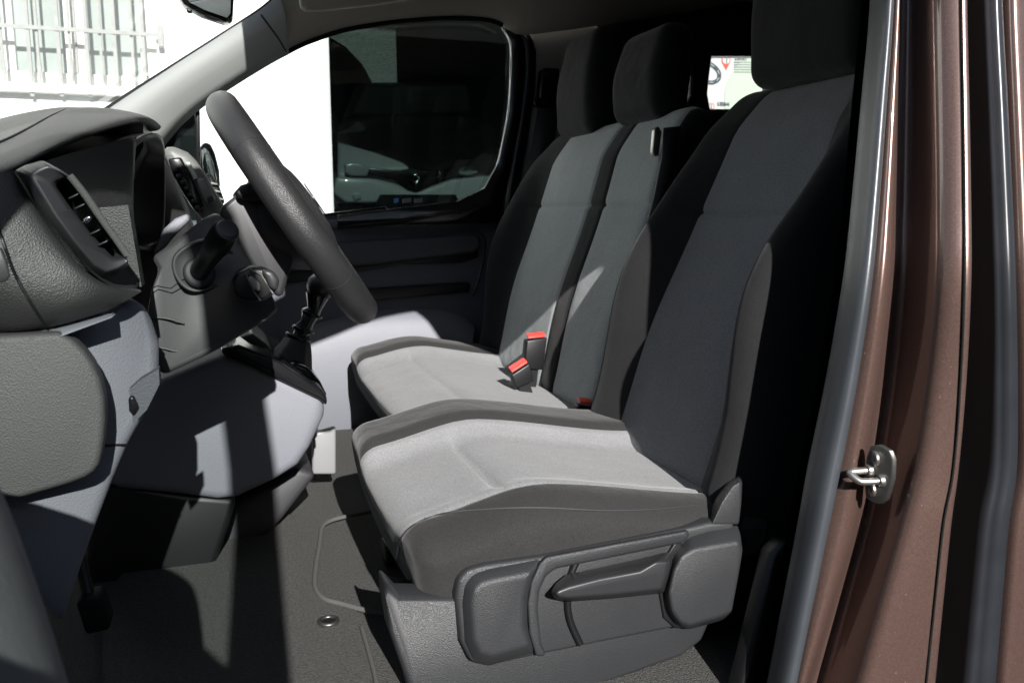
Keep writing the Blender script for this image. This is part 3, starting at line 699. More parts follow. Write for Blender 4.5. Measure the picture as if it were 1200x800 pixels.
tube('hem', hem, .0042, 'hem', mt, n=8, res=40)
hem2 = [fl(*p, .018) for p in ((424, 735), (434, 770), (441, 800), (447, 850))]
tube('hem', hem2, .0035, 'hem', mt, n=8, res=20)
ec = fl(385, 728, .018)
ringp = [ec+Vector((math.cos(t)*.013, math.sin(t)*.013, .001)) for t in [2*math.pi*k/24 for k in range(24)]]
tube('eyelet', ringp, .0032, 'plate_steel', mt, n=8, closed=True)
disc('eyelet_hole', ec, (0, 0, 1), .0095, .0012, 'rubber_black', mt)
pedal = thing('clutch_pedal', 'black pedal in the shaded driver footwell', 'pedal', fl(110, 720))
pc = at(110, 722, 1.18)
slab('pad', [(88, 706), (118, 702), (130, 738), (100, 745)], 1.15, .05, 'rubber_black', pedal, .006)
tube('arm', [at(108, 715, 1.175), at(90, 640, 1.2), at(70, 560, 1.2)], .008, 'plastic_black', pedal, n=8)

# =================================================================== DRIVER SEAT
ds = thing('driver_seat', 'grey and charcoal cloth driver seat nearest the open door', 'seat', V(.42, 1.2, ZFL))
yc = 1.2
def seat_cushion(parent, x0, x1, y0, y1, insert, zt_, zb_, near_drop, groove_x, seamx=None):
    c = (y0+y1)/2
    def deform(p, q):
        x, y, z = p; wt = sstep(zb_+.03, zt_, z)
        # hollow between the bolsters
        inn = sstep(insert[0]-.03, insert[0]+.05, y)*(1-sstep(insert[1]-.05, insert[1]+.02, y))
        z -= .034*inn*wt
        z -= near_drop*(1-sstep(y0, y0+.11, y))*wt
        # crown of the hollow and thigh roll
        z += .004*inn*wt*math.exp(-((x-(x0+.13))/.10)**2)
        z -= .036*sstep(x0+.19, x0-.01, x)*wt
        z -= .046*sstep(x1-.36, x1, x)*wt
        # nose tucked under
        x += .018*sstep(zt_-.05, zb_, z)*sstep(x0+.14, x0, p.x)
        x -= .008*math.cos((y-c)/(y1-y0)*math.pi)*sstep(x0+.2, x0, p.x)
        z -= .022*(1-wt)*sstep(x0+.22, x0+.02, p.x)
        # transverse stitched groove
        gy = sstep(insert[0]+.0, insert[0]+.03, y)*(1-sstep(insert[1]-.05, insert[1]-.02, y))
        z -= .009*groove(p.x, groove_x, .006)*gy*wt
        # stitched edge between insert and bolsters
        z -= .004*(groove(q.y, insert[0], .007)+groove(q.y, insert[1], .007))*wt
        # sides swell a little
        y += -.010*math.sin(math.pi*sstep(zb_, zt_, z))*(1-sstep(y0, y0+.06, p.y)) + .010*math.sin(math.pi*sstep(zb_, zt_, z))*sstep(y1-.06, y1, p.y)
        return V(x, y, z)
    def region(cq):
        top = cq.z > zt_-.002 or (cq.x < x0+.002 and cq.z > zt_-.055)
        return 'i' if (insert[0] < cq.y < insert[1] and top) else 'd'
    ex = ([groove_x-.012, groove_x-.006, groove_x, groove_x+.006, groove_x+.012], [insert[0], insert[1], insert[0]-.006, insert[0]+.006, insert[1]-.006, insert[1]+.006, insert[0]-.014, insert[0]+.014, insert[1]-.014, insert[1]+.014], (zt_-.055,))
    return soft((x0, y0, zb_), (x1, y1, zt_), .030, (22, 22, 6), deform, region, {'i': M['light_fabric'], 'd': M['dark_fabric']}, {'i': 'cushion_insert', 'd': 'cushion'}, parent, ex)
cs = seat_cushion(ds, .198, .70, .945, 1.455, (1.010, 1.312), -.324, -.475, .036, .335)
# welt along the near bolster
seam('cushion_welt', list(cs.values()), [(462, 686), (465, 660), (469, 634), (484, 616), (520, 602), (580, 596), (640, 595), (700, 598), (760, 597), (815, 592)], .0014, 'belt', ds, n=60)
def seat_back(parent, base, axis, L, y0, y1, T, inserts, bol, bolw, names_, mats_, seam_h, top_taper, bottom=-.07, near_bolster=True, bol_far=.066):
    c = (y0+y1)/2; ax_ = Vector((axis[0], 0, axis[1])).normalized(); nf = Vector((-ax_.z, 0, ax_.x))
    def deform(p, q):
        t, y, h = p
        hw = (y1-y0)/2; rel = (y-c)/hw
        y = c + (y-c)*(1-top_taper*sstep(.34, L, h)) 
        wt = sstep(.02, T, t)
        e = max(0, abs(p.y-c)-(hw-bolw))/bolw
        if p.y < c and not near_bolster: e = 0
        prof = (bol if p.y < c else bol_far)*(0.35+0.65*math.exp(-((h-.26)/.17)**2))*(1-.8*sstep(.42, L, h))
        t2 = t + wt*prof*sstep(0, .75, e)
        t2 -= .012*wt*math.cos(rel*math.pi/2)*0
        t2 += .014*wt*math.exp(-((h-.16)/.14)**2)*(1-e if e < 1 else 0)    # lumbar
        t2 -= .006*groove(h, seam_h, .005)*wt*(1 if e < .3 else 0)
        for a, b_, k in inserts:
            t2 -= .0026*wt*(groove(q.y, a, .005)+groove(q.y, b_, .005))
        t2 -= .03*sstep(L-.12, L, h)*wt                                     # top rolls back
        o = Vector((base[0], 0, base[1])) + ax_*h + nf*(t2-T)
        return V(o.x, y, o.z)
    def region(cq):
        if cq.x > T-.002 or (cq.z > L-.002 and cq.x > T*.55):
            for a, b_, k in inserts:
                if a < cq.y < b_: return k
        return 'd'
    ey = [v for a, b_, k in inserts for v in (a, b_, a-.006, b_+.006, a+.006, b_-.006, a-.013, b_+.013, a+.013, b_-.013)]
    return soft((0, y0, bottom), (T, y1, L), .040, (5, 26, 34), deform, region, mats_, names_, parent, ((), ey, [seam_h-.012, seam_h-.005, seam_h, seam_h+.005, seam_h+.012]))
DB, DA = (.668, -.365), (.372, .928)
seat_back(ds, DB, DA, .650, .945, 1.455, .13, [(1.055, 1.345, 'i')], .100, .125, {'i': 'backrest_insert', 'd': 'backrest'}, {'i': M['back_fabric'], 'd': M['black_fabric']}, .392, .10)
def headrest(parent, base, axis, h0, h1, y0, y1, T, t0):
    ax_ = Vector((axis[0], 0, axis[1])).normalized(); nf = Vector((-ax_.z, 0, ax_.x)); c = (y0+y1)/2
    def deform(p, q):
        t, y, h = p
        k = sstep(h0, h1, h); y = c+(y-c)*(1-.07*k**2+.03*math.sin(math.pi*k))
        t += .010*math.sin(math.pi*k)*sstep(0, T, t) - .012*k*k
        o = Vector((base[0], 0, base[1])) + ax_*h + nf*(t+t0)
        return V(o.x, y, o.z)
    def region(cq): return 'f' if (y0+.02 < cq.y < y1-.02 and cq.x > T*.75) else 's'
    o = soft((0, y0, h0), (T, y1, h1), .034, (5, 10, 8), deform, lambda c_: 'h', {'h': M['black_fabric']}, {'h': 'headrest'}, parent)['h']
    for yy in (c-.055, c+.055):
        b0 = Vector((base[0], yy, base[1]+H)) + ax_*(h0-.05)+nf*(t0+T*.5); tube('headrest_post', [b0, b0+ax_*.09], .006, 'chrome', o, n=8)
    return o
headrest(ds, (.893, .212), (.05, 1), 0, .30, 1.065, 1.352, .11, -.11)
# seat side valance and mouldings
YV = .938
slab('side_panel', [(449, 676, .985), (452, 700, .975), (458, 742, .965), (478, 800, .95), (492, 850, YV), (620, 842, YV), (700, 806, YV), (800, 770, YV), (824, 752, YV), (836, 724, YV), (838, 640, YV), (760, 648, YV), (640, 672, YV), (540, 700, YV), (470, 700, .942)], YV, .05, 'plastic', ds, .010, 3)
slab('side_moulding', [(534, 700), (537, 680), (548, 668), (570, 662), (640, 652), (800, 620), (832, 612), (862, 612), (850, 728), (790, 736), (700, 754), (632, 768), (572, 781), (552, 776), (540, 752)], YV-.012, .05, 'plastic', ds, .006, 3)
pdb = [(538, 705), (541, 682), (552, 669), (572, 662), (640, 650), (634, 664), (626, 690), (623, 730), (632, 766), (572, 781), (552, 776), (541, 752)]
pdf = [(553, 706), (556, 692), (563, 684), (576, 680), (622, 671), (618, 682), (613, 700), (612, 732), (620, 756), (578, 768), (564, 765), (556, 748)]
frustum('raised_pad', pdb, pdf, YV-.006, YV-.030, 'plastic', ds, .005)
rmb = [(632, 658), (640, 650), (806, 619), (808, 628), (800, 634), (652, 664), (640, 672), (632, 690), (630, 712), (634, 752), (640, 766), (628, 767), (620, 740), (618, 705), (622, 680)]
frustum('raised_rim', rmb, [(x*.96+716*.04*0+x*.04, y+2) for x, y in rmb], YV-.008, YV-.024, 'plastic', ds, .004)
sl_ = [at(x, y, YV-.015) for x, y in ((676, 656), (668, 676), (665, 700), (668, 726), (680, 754))]
tube('adjuster_slot', sl_, .0045, 'plastic_black', ds, n=10, res=24)
lvb = [(645, 694), (650, 683), (663, 672), (700, 664), (750, 653), (784, 645), (789, 654), (785, 672), (778, 695), (720, 701), (664, 705), (650, 702)]
lvf = [(650, 695), (656, 691), (667, 687), (702, 678), (750, 669), (768, 658), (783, 657), (780, 672), (774, 690), (720, 696), (666, 700), (655, 699)]
frustum('height_lever', lvb, lvf, YV-.018, YV-.056, 'plastic_smooth', ds, .004)
rcb = [(806, 626), (830, 618), (868, 612), (874, 634), (870, 668), (862, 718), (850, 726), (806, 738), (792, 734), (780, 718), (775, 694), (783, 662), (792, 640)]
rcf = [(812, 644), (834, 640), (866, 635), (870, 646), (866, 672), (858, 716), (846, 722), (808, 733), (797, 729), (787, 715), (784, 694), (790, 668), (798, 652)]
frustum('recliner_cover', rcb, rcf, YV-.006, YV-.036, 'plastic', ds, .005)
slab('recliner_gap', [(796, 628), (782, 650), (772, 690), (778, 724), (792, 737), (800, 735), (800, 628)], YV-.016, .03, 'plastic_black', ds, .004)
frustum('hinge_bracket', [(824, 616), (838, 584), (852, 563), (868, 551), (874, 556), (873, 617)], [(834, 614), (846, 588), (858, 570), (867, 564), (869, 568), (868, 614)], YV+.03, YV-.012, 'plastic', ds, .005)
slab('hinge_bracket', [(860, 560), (905, 520), (950, 520), (940, 620), (868, 618)], YV+.03, .05, 'plastic_black', ds, .01)
# base and rails under the cushion
box('seat_frame', (.30, .99, -.56), (.72, 1.41, -.47), 'plastic_black', ds)
for yy in (.995, 1.375):
    box('rail', (.24, yy, ZFL+.012), (.78, yy+.045, -.56), 'plastic_black', ds, .006)
box('rail_cover', (.22, .99, -.60), (.27, 1.06, -.55), 'satin_grey', ds, .008)

# =================================================================== PASSENGER BENCH
pb = thing('passenger_bench', 'grey two place bench seat with dark centre stripe by far door', 'seat', V(.48, 1.87, ZFL))
seat_cushion(pb, .315, .745, 1.49, 2.275, (1.40, 2.13), -.322, -.46, .01, .44)
BB, BA = (.695, -.355), (.28, .96)
seat_back(pb, BB, BA, .605, 1.50, 2.27, .12, [(1.515, 1.735, 'i'), (1.735, 1.815, 's'), (1.815, 2.135, 'j')], .06, .13,
          {'i': 'backrest_insert', 'j': 'backrest_insert', 's': 'backrest_stripe', 'd': 'backrest'}, {'i': M['bench_fabric_lit'], 'j': M['bench_fabric_lit'], 's': M['black_fabric'], 'd': M['black_fabric']}, .385, .06, near_bolster=False)
headrest(pb, (.860, .192), (.05, 1), 0, .200, 1.612, 1.836, .085, -.085)
headrest(pb, (.860, .190), (.05, 1), 0, .262, 1.952, 2.182, .085, -.085)
box('bench_base', (.40, 1.52, -.60), (.70, 2.22, -.45), 'plastic_black', pb, .01)
slab('base_panel', [(366, 508), (394, 500), (394, 556), (366, 556)], 1.80, .02, 'white_bracket', pb, .006)
# buckles
def buckle(px, py, Y, label, wpx=30, hpx=42, tilt_=0.0):
    s = 1/FPX*Y*1.06
    b_ = thing('seat_buckle', label, 'buckle', at(px, py+hpx, Y), 'red button belt buckles on the seats')
    c = at(px, py, Y); w_ = wpx*s/2; h_ = hpx*s
    ang = Matrix.Rotation(tilt_, 3, 'Y')
    def q(x, y, z): return c + ang @ Vector((x, y, z))
    solid('body', [q(-w_, -.012, -h_), q(w_, -.012, -h_), q(w_*1.05, -.012, -.002), q(-w_*1.05, -.012, -.012)], (0, .026, 0), 'plastic_black', b_, .003)
    solid('button', [q(-w_*.9, -.009, -.008), q(w_*.9, -.009, 0.0), q(w_*.9, .010, .006), q(-w_*.9, .010, -.002)], ang @ Vector((0, 0, .004)), 'red', b_, .001)
    solid('stalk', [q(-w_*.6, -.004, -h_*1.7), q(w_*.6, -.004, -h_*1.7), q(w_*.6, -.004, -h_*.9), q(-w_*.6, -.004, -h_*.9)], (0, .012, 0), 'plastic_black', b_)
    return b_
buckle(628, 393, 1.80, 'tall black belt buckle with red top against the bench backrest', 24, 40, .12)
buckle(607, 428, 1.72, 'low grey belt buckle with red stripe lying on the bench cushion', 24, 24, -.30)
buckle(686, 470, 1.53, 'red topped buckle tip peeking behind the driver cushion', 20, 30, .45)

# middle seat belt with its guide, far seat belt
mb = thing('centre_seat_belt', 'dark seat belt falling from the middle backrest guide', 'seat belt', at(770, 160, 1.55))
strap = [[at(a, b_, 1.50) for a, b_ in ((777, 150), (775, 185), (766, 230), (755, 275), (738, 320), (715, 380))], [at(a, b_, 1.50) for a, b_ in ((797, 148), (793, 190), (783, 235), (770, 280), (752, 325), (728, 385))]]
loft('strap', strap, 'belt', mb, thick=.003)
slab('guide', [(767, 152), (772, 148), (776, 155), (772, 182), (767, 184), (765, 178)], 1.535, .012, 'metal', mb, .002)
slab('guide_cover', [(788, 150), (800, 140), (850, 126), (858, 140), (830, 190), (800, 196), (784, 190)], 1.60, .12, 'black_fabric', mb, .012)
fb = thing('far_seat_belt', 'dark seat belt with height adjuster on far door pillar', 'seat belt', at(640, 120, 2.39))
slab('adjuster', [(635, 82), (640, 79), (656, 80), (657, 120), (650, 126), (634, 124), (632, 118)], 2.36, .035, 'gloss_black', fb, .006)
slab('d_ring', [(625, 118), (630, 113), (640, 118), (655, 121), (655, 128), (635, 128), (626, 124)], 2.35, .02, 'gloss_black', fb, .006)
loft('strap', [[at(a, b_, 2.345) for a, b_ in ((630, 127), (622, 175), (612, 220), (598, 275), (586, 320))], [at(a, b_, 2.33) for a, b_ in ((655, 127), (648, 180), (640, 230), (628, 290), (615, 350))]], 'belt', fb, thick=.003)
# second row seat
rs = thing('rear_bench', 'black rear seat back in the dark rear of the van', 'seat', V(1.5, 1.9, ZFL))
soft((1.35, 1.35, -.3), (1.55, 2.25, .215), .05, (4, 8, 8), lambda p, q: V(*p), lambda c_: 'b', {'b': M['black_fabric']}, {'b': 'backrest'}, rs)
box('cushion', (.98, 1.35, -.36), (1.4, 2.25, -.2), 'black_fabric', rs, .04)
box('base', (1.0, 1.4, -.6), (1.45, 2.2, -.37), 'plastic_black', rs)

# =================================================================== DASHBOARD
da = thing('dashboard', 'dark grained dashboard with corner air vent and instrument hood', 'dashboard', V(-.25, 1.6, -.3))
A = [(-90, 235, .90), (-30, 212, .90), (21, 196, .915), (58, 175, .97), (105, 157, 1.07), (157, 139, 1.2), (180, 140, 1.30), (188, 149, 1.38)]
A2 = [(-90, 222, .915), (-30, 200, .915), (16, 188, .93), (56, 165, .985), (104, 146, 1.085), (155, 131, 1.22), (180, 137, 1.31), (189, 148, 1.39)]
B = [(-90, 196, .99), (-30, 178, 1.0), (8, 165, 1.03), (42, 147, 1.1), (80, 126.5, 1.22), (125, 124.5, 1.30), (174, 135, 1.36), (188, 147, 1.40)]
B2 = [(-90, 192, 1.03), (-30, 174, 1.04), (9, 161, 1.07), (43, 143, 1.14), (82, 125.0, 1.27), (125, 124.5, 1.36), (174, 136, 1.42), (187, 149, 1.43)]
Dd = [(-90, 168, 1.5), (-40, 152, 1.5), (0, 138, 1.5), (44, 129, 1.5), (77, 124.0, 1.5), (115, 128, 1.55), (165, 142, 1.5), (186, 155, 1.46)]
lipd = [at(*p)+Vector((-.014, .004, -.008)) for p in A]; lip2 = [at(*p)+Vector((-.06, .01, -.004)) for p in A]
loft('hood', [lip2, lipd, [at(*p)+Vector((.000, 0, -.004)) for p in A], [at(*p) for p in A2], [at(*p) for p in B], [at(*p) for p in B2], [at(*p) for p in Dd]], 'plastic_dash', da, sub=2)
slab('hood_lining', [(40, 186), (105, 148), (150, 136), (168, 142), (168, 172), (150, 205), (60, 205)], 1.28, .18, 'plastic_black', da)
hood_o = [o_ for o_ in da.children if o_.name.startswith('hood')]
seam('hood_seam', hood_o, [(-20, 176), (8, 164), (26, 155), (42, 146), (60, 136), (76, 128)], .0016, 'plastic_black', da)
# dash top towards the windscreen
top = [[at(-90, 172, 1.5)+Vector((0, 0, 0)), at(0, 142, 1.5), at(77, 128, 1.5), at(165, 146, 1.5)], [V(-.75, .95, -.02), V(-.75, 1.4, -.02), V(-.7, 1.8, -.02), V(-.6, 2.3, -.03)]]
loft('top_panel', [[V(-.34, 1.30, .08), V(-.3, 1.6, .09), V(-.2, 2.0, .05), V(-.16, 2.36, .02)], [V(-.55, .95, .03), V(-.5, 1.6, .05), V(-.45, 2.0, .04), V(-.4, 2.34, .0)], [V(-.85, .95, -.02), V(-.85, 1.6, -.02), V(-.85, 2.0, -.02), V(-.85, 2.34, -.03)]], 'plastic_dash', da, sub=2)
# end face beside the door
Lf = [(20, 199, .905), (38, 230, .90), (56, 256, .897), (80, 288, .893), (104, 316, .89), (132, 334, .90), (169, 340, .93)]
Bf = [(-90, 225, .92), (-90, 260, .90), (-90, 300, .89), (-90, 350, .89), (-10, 391, .90), (58, 386, .905), (118, 368, .92)]
La = resample([at(*p) for p in Lf], 24); Ba = resample([at(*p) for p in Bf], 24)
rows = [[a+Vector((-.01, .02, 0)) for a in La]]
for k in range(7):
    t = k/6; rows.append([a.lerp(b_, t)+Vector((0, -.014*math.sin(math.pi*t), 0)) for a, b_ in zip(La, Ba)])
rows.append([b_+Vector((-.02, .05, 0)) for b_ in Ba])
loft('end_cap', rows, 'plastic_dash', da, sub=1)
endc = [o_ for o_ in da.children if o_.name.startswith('end_cap')]
seam('end_cap_seam', endc, [(-10, 252), (0, 273), (8, 296), (18, 322), (36, 354), (54, 382)], .0016, 'plastic_black', da)
slab('end_recess', [(-40, 288), (2, 290), (9, 306), (14, 324), (8, 332), (-40, 338)], .878, .01, 'plastic_smooth', da, .003)
# panel between the vent and the instrument hood, facing the driver
Lv = [(24, 198, .908), (42, 226, .905), (60, 256, .902), (84, 290, .90), (108, 320, .90), (128, 334, .905)]
Rr_ = [(168, 158, 1.16), (166, 190, 1.13), (164, 240, 1.07), (167, 285, 1.02), (171, 328, .98), (164, 342, .95)]
a_ = resample([at(*p) for p in Lv], 20); c_ = resample([at(*p) for p in Rr_], 20)
rows = []
for k in range(7):
    t = k/6; rows.append([p.lerp(q, t)+Vector((-.006*math.sin(math.pi*t), 0, 0)) for p, q in zip(a_, c_)])
rows.append([q+Vector((-.03, .06, 0)) for q in c_])
loft('face_panel', rows, 'plastic_dash', da, sub=1)
slab('vent_backing', [(56, 250), (150, 240), (166, 336), (120, 338), (98, 326)], .97, .04, 'plastic_dash', da)
# corner air vent
vo = [(22, 199), (36, 192), (50, 188), (69, 198), (82, 207), (148, 297), (151, 311), (138, 320), (121, 325.5), (103, 316), (79, 287), (55, 254)]
vi = [(66, 218), (70, 213), (76, 210), (80, 209), (83.5, 211), (147, 297), (147.5, 300), (140, 301), (134, 302), (128, 296), (106, 272), (84, 244)]
def vy(x): return .888 + max(0, (x-60))*.0003
vent = thing('tmp', 'x', 'x', (0, 0, 0)); bpy.data.objects.remove(vent)
vout = [at(x, y, vy(x)+.006) for x, y in vo]; vmid = [at((x*.7+u*.3), (y*.7+v_*.3), vy(x)-.008) for (x, y), (u, v_) in zip(vo, vi)]
vmid2 = [at((x*.15+u*.85), (y*.15+v_*.85), vy(u)-.004) for (x, y), (u, v_) in zip(vo, vi)]
vin = [at(x, y, vy(x)+.004) for x, y in vi]
ve = loft('air_vent', [[v+Vector((-.01, .03, 0)) for v in vout], vout, vmid, vmid2, vin, [v+Vector((-.03, .05, 0)) for v in vin]], 'plastic_smooth', da, closed=True, crease_auto=28)
bev(ve, .002, 2, 28)
slab('vent_cavity', vi, .96, .01, 'plastic_black', ve)
for (x0, y0) in ((90, 228), (97, 240), (106, 256), (115, 270), (124, 283)):
    slab('vane', [(x0-11, y0+4), (x0+2, y0-2), (x0+3, y0+0), (x0-9, y0+6)], .900, .04, 'plastic_black', ve, .001)
slab('vent_tab', [(97, 256), (104, 252), (108, 255), (103, 262), (98, 261)], .893, .01, 'chrome', ve, .002)
tube('vent_strip', [at(x, y, vy(x)-.006) for x, y in ((82, 206), (100, 229), (120, 258), (138, 283), (149, 299))], .0035, 'hem', ve, n=8, res=16)
# instrument hood: arch opening towards the driver
arc = [(146, 262, 1.09), (144, 225, 1.09), (147, 187, 1.11), (157, 167, 1.15), (173, 157, 1.22), (187, 158, 1.32), (193, 173, 1.39), (194, 205, 1.42), (193, 262, 1.42), (188, 288, 1.40), (177, 298, 1.34), (162, 296, 1.2)]
ar = resample([at(*p) for p in arc], 40)
loft('instrument_hood', [[v+Vector((-.16, .02, -.01)) for v in ar], [v+Vector((-.004, .004, 0)) for v in ar], ar, [v+(Vector((sum(q.x for q in ar)/40, sum(q.y for q in ar)/40, sum(q.z for q in ar)/40))-v)*.10 for v in ar], [v+(Vector((sum(q.x for q in ar)/40, sum(q.y for q in ar)/40, sum(q.z for q in ar)/40))-v)*.14+Vector((-.14, 0, 0)) for v in ar]], 'plastic_black', da)
solid('instrument_cluster', [v+(Vector((sum(q.x for q in ar)/40, sum(q.y for q in ar)/40, sum(q.z for q in ar)/40))-v)*.12+Vector((-.10, 0, 0)) for v in ar], (-.02, 0, 0), 'gloss_black', da)
# lower dash bridge between hood, column and centre stack
bridge = [[at(*p) for p in ((150, 168, 1.44), (186, 158, 1.5), (191, 174, 1.52), (196, 190, 1.55))], [at(*p) for p in ((150, 240, 1.42), (186, 236, 1.46), (202, 216, 1.5), (212, 224, 1.52))], [at(*p) for p in ((150, 300, 1.38), (178, 300, 1.40), (212, 264, 1.46), (230, 262, 1.48))], [at(*p) for p in ((150, 420, 1.42), (190, 400, 1.46), (225, 400, 1.46), (250, 380, 1.46))]]
loft('bridge_panel', bridge, 'plastic_dash', da, thick=.03, sub=1)
patch = slab('bridge_sun_patch', [(178, 299), (192, 268), (205, 256), (220, 250), (223, 258), (205, 276), (188, 296)], 1.36, .03, 'grey_trim', da, .005)  # pale piece laid in as a sunlit patch on the bridge
# centre stack
slab('centre_stack', [(190, 170), (205, 172), (220, 178), (230, 188), (242, 206), (262, 240), (266, 256), (240, 262), (222, 240), (205, 205), (192, 184)], 1.66, .30, 'satin_grey', da, .02)
slab('button_panel', [(196, 186), (212, 184), (222, 202), (240, 244), (230, 250), (214, 226), (202, 204)], 1.64, .03, 'gloss_black', da, .004)
for k in range(7):
    x = 202+k*4.4; y = 197+k*7.4
    slab('radio_button', [(x, y), (x+5, y-1), (x+6.4, y+3), (x+1.5, y+4)], 1.632, .012, 'plastic_smooth', da, .0015)
slab('display', [(217, 190), (223, 190), (232, 209), (227, 210.5)], 1.645, .02, 'screen', da, .001)
slab('climate_panel', [(229, 211), (236, 208), (244, 214), (253, 236), (246, 241), (239, 238)], 1.64, .03, 'satin_grey', da, .006)
slab('climate_knob', [(242, 231), (249, 228), (252, 236), (245, 239)], 1.63, .02, 'plastic_smooth', da, .003)
cvent = slab('centre_vent', [(240, 203), (248, 204), (257, 218), (264, 238), (256, 243), (248, 226)], 1.90, .05, 'plastic_black', da, .008)
for k in range(3):
    y = 213+k*9; x = 247+k*4
    slab('vane', [(x, y), (x+8, y+2), (x+8, y+4), (x, y+3)], 1.89, .03, 'satin_grey', cvent, .001)
# passenger side dash mass
loft('passenger_facia', [[V(.0, 1.9, .02), V(-.06, 2.36, .0)], [V(.06, 1.9, -.06), V(.0, 2.36, -.08)], [V(.02, 1.9, -.28), V(-.02, 2.36, -.3)], [V(-.2, 1.9, -.4), V(-.2, 2.36, -.4)]], 'plastic_dash', da, sub=1)
box('bulkhead', (-.9, .92, -.62), (-.62, 2.38, -.05), 'plastic_black', da)
# lower knee panel: pale rim with a dark grained lid
kp = [(-90, 398, .905), (0, 392, .90), (66, 387, .895), (120, 371, .91), (150, 356, .94), (166, 350, .97), (180, 376, .975), (189, 402, .975), (189, 450, .97), (172, 486, .96), (153, 520, .95), (135, 562, .94), (115, 615, .935), (96, 668, .935), (74, 738, .94), (40, 700, .93), (-90, 700, .93)]
slab('knee_panel', kp, .9, .26, 'grey_trim', da, .014, 4, (-.06, 0))
lid = [(-90, 397), (0, 394), (68, 390), (84, 398), (97, 410), (108, 425), (117, 444), (122, 466), (123, 490), (121.5, 512), (119, 530), (116, 544), (110, 553), (100, 560), (82, 567), (62, 573), (24, 584), (-10, 590), (-90, 600)]
slab('fuse_lid', lid, .882, .03, 'grey_trim_dark', da, .006, 3)
slab('switch_recess_shade', [(151, 457), (163, 446), (186, 432), (187, 450), (172, 480), (156, 496)], .8985, .02, 'door_card', da, .0)  # flat darker panel standing in for the shade inside a recess
slab('knob_switch', [(150, 466), (156, 463), (163, 478), (156, 488), (151, 482)], .893, .02, 'gloss_black', da, .003)
seam('knee_crease', [o_ for o_ in da.children if o_.name.startswith('knee_panel')], [(119, 522), (135, 521), (152, 521)], .0014, 'plastic_black', da)
# centre console with gear tunnel
cc = [(110, 478), (188, 446), (262, 414), (300, 428), (340, 446), (376, 464), (383, 474), (380, 490), (364, 525), (350, 546), (325, 562), (278, 584), (255, 587), (212, 581), (138, 574), (110, 560)]
slab('centre_console', cc, 1.46, .34, 'grey_trim', da, .018, 4, (-.0, -.0))
slab('console_top', [(258, 408), (280, 404), (330, 425), (378, 458), (384, 466), (383, 476), (374, 468), (300, 433), (262, 417)], 1.452, .34, 'gloss_black', da, .008)
slab('console_tray', [(272, 398), (296, 390), (312, 402), (326, 420), (300, 424), (280, 410)], 1.56, .2, 'plastic_smooth', da, .006)
slab('console_base', [(100, 560), (212, 578), (278, 584), (268, 620), (255, 655), (240, 700), (225, 730), (100, 730)], 1.48, .26, 'plastic_black', da, .012)
slab('tunnel_cover', [(270, 592), (350, 548), (372, 556), (330, 610), (300, 640), (262, 660), (240, 700), (246, 640)], 1.58, .2, 'belt', da, .012)

# =================================================================== STEERING COLUMN, WHEEL, GEAR LEVER
co = thing('steering_column', 'grey steering column shroud with two black control stalks', 'steering column', at(250, 360, 1.2))
sh = [(177, 302, 1.15), (205, 282, 1.15), (238, 256, 1.15), (253, 249, 1.14), (262, 256, 1.13), (280, 284, 1.11), (298, 314, 1.10), (318, 344, 1.10), (327, 364, 1.11), (312, 376, 1.12), (282, 394, 1.12), (252, 412, 1.12), (222, 426, 1.12), (192, 440, 1.12), (187, 436, 1.12), (178, 404, 1.12), (171, 376, 1.12), (177, 342, 1.12), (186, 316, 1.13)]
slab('shroud', sh, 1.12, .26, 'plastic_shroud', co, .016, 4)
# raised dish round the stalk
dish_o = [(200, 300), (214, 288), (240, 276), (262, 282), (282, 300), (292, 322), (285, 332), (262, 334), (240, 343), (225, 344), (210, 336), (200, 318)]
o1 = [at(x, y, 1.117) for x, y in dish_o]; cen = at(243, 312, 1.117)
loft('stalk_dish', [[v+Vector((0, .02, 0)) for v in o1], [v+Vector((0, -.004, 0)) for v in o1], [v.lerp(cen, .10)+Vector((0, -.007, 0)) for v in o1], [v.lerp(cen, .22)+Vector((0, .001, 0)) for v in o1], [v.lerp(cen, .95)+Vector((0, .004, 0)) for v in o1]], 'plastic_shroud', co, closed=True, sub=2)
bs = at(232, 320, 1.112)
disc('stalk_boot', bs+Vector((0, .006, 0)), (.25, -1, .15), .019, .012, 'belt', co, b=.004)
tip = at(266, 269, 1.03)
stk = tube('light_stalk', [bs, bs.lerp(tip, .18), bs.lerp(tip, .4), bs.lerp(tip, .62), bs.lerp(tip, .64), bs.lerp(tip, .94), tip], [.0115, .0115, .0125, .0142, .0155, .0158, .0140], 'plastic_black', co, n=20)
disc('stalk_end', tip-(tip-bs).normalized()*.002, tip-bs, .0125, .005, 'plastic_smooth', stk, b=.003)
tube('shroud_seam', [at(*p, 1.1135) for p in ((178, 338), (184, 335), (200, 338), (214, 328), (222, 324))], .0007, 'plastic_black', co, n=6)
tube('shroud_crease', [at(*p, 1.118) for p in ((171, 374), (185, 372), (200, 374), (216, 379))], .0013, 'plastic_shroud', co, n=8, res=14)
tube('shroud_crease', [at(*p, 1.118) for p in ((180, 406), (192, 408), (204, 411), (214, 413))], .0013, 'plastic_shroud', co, n=8, res=14)
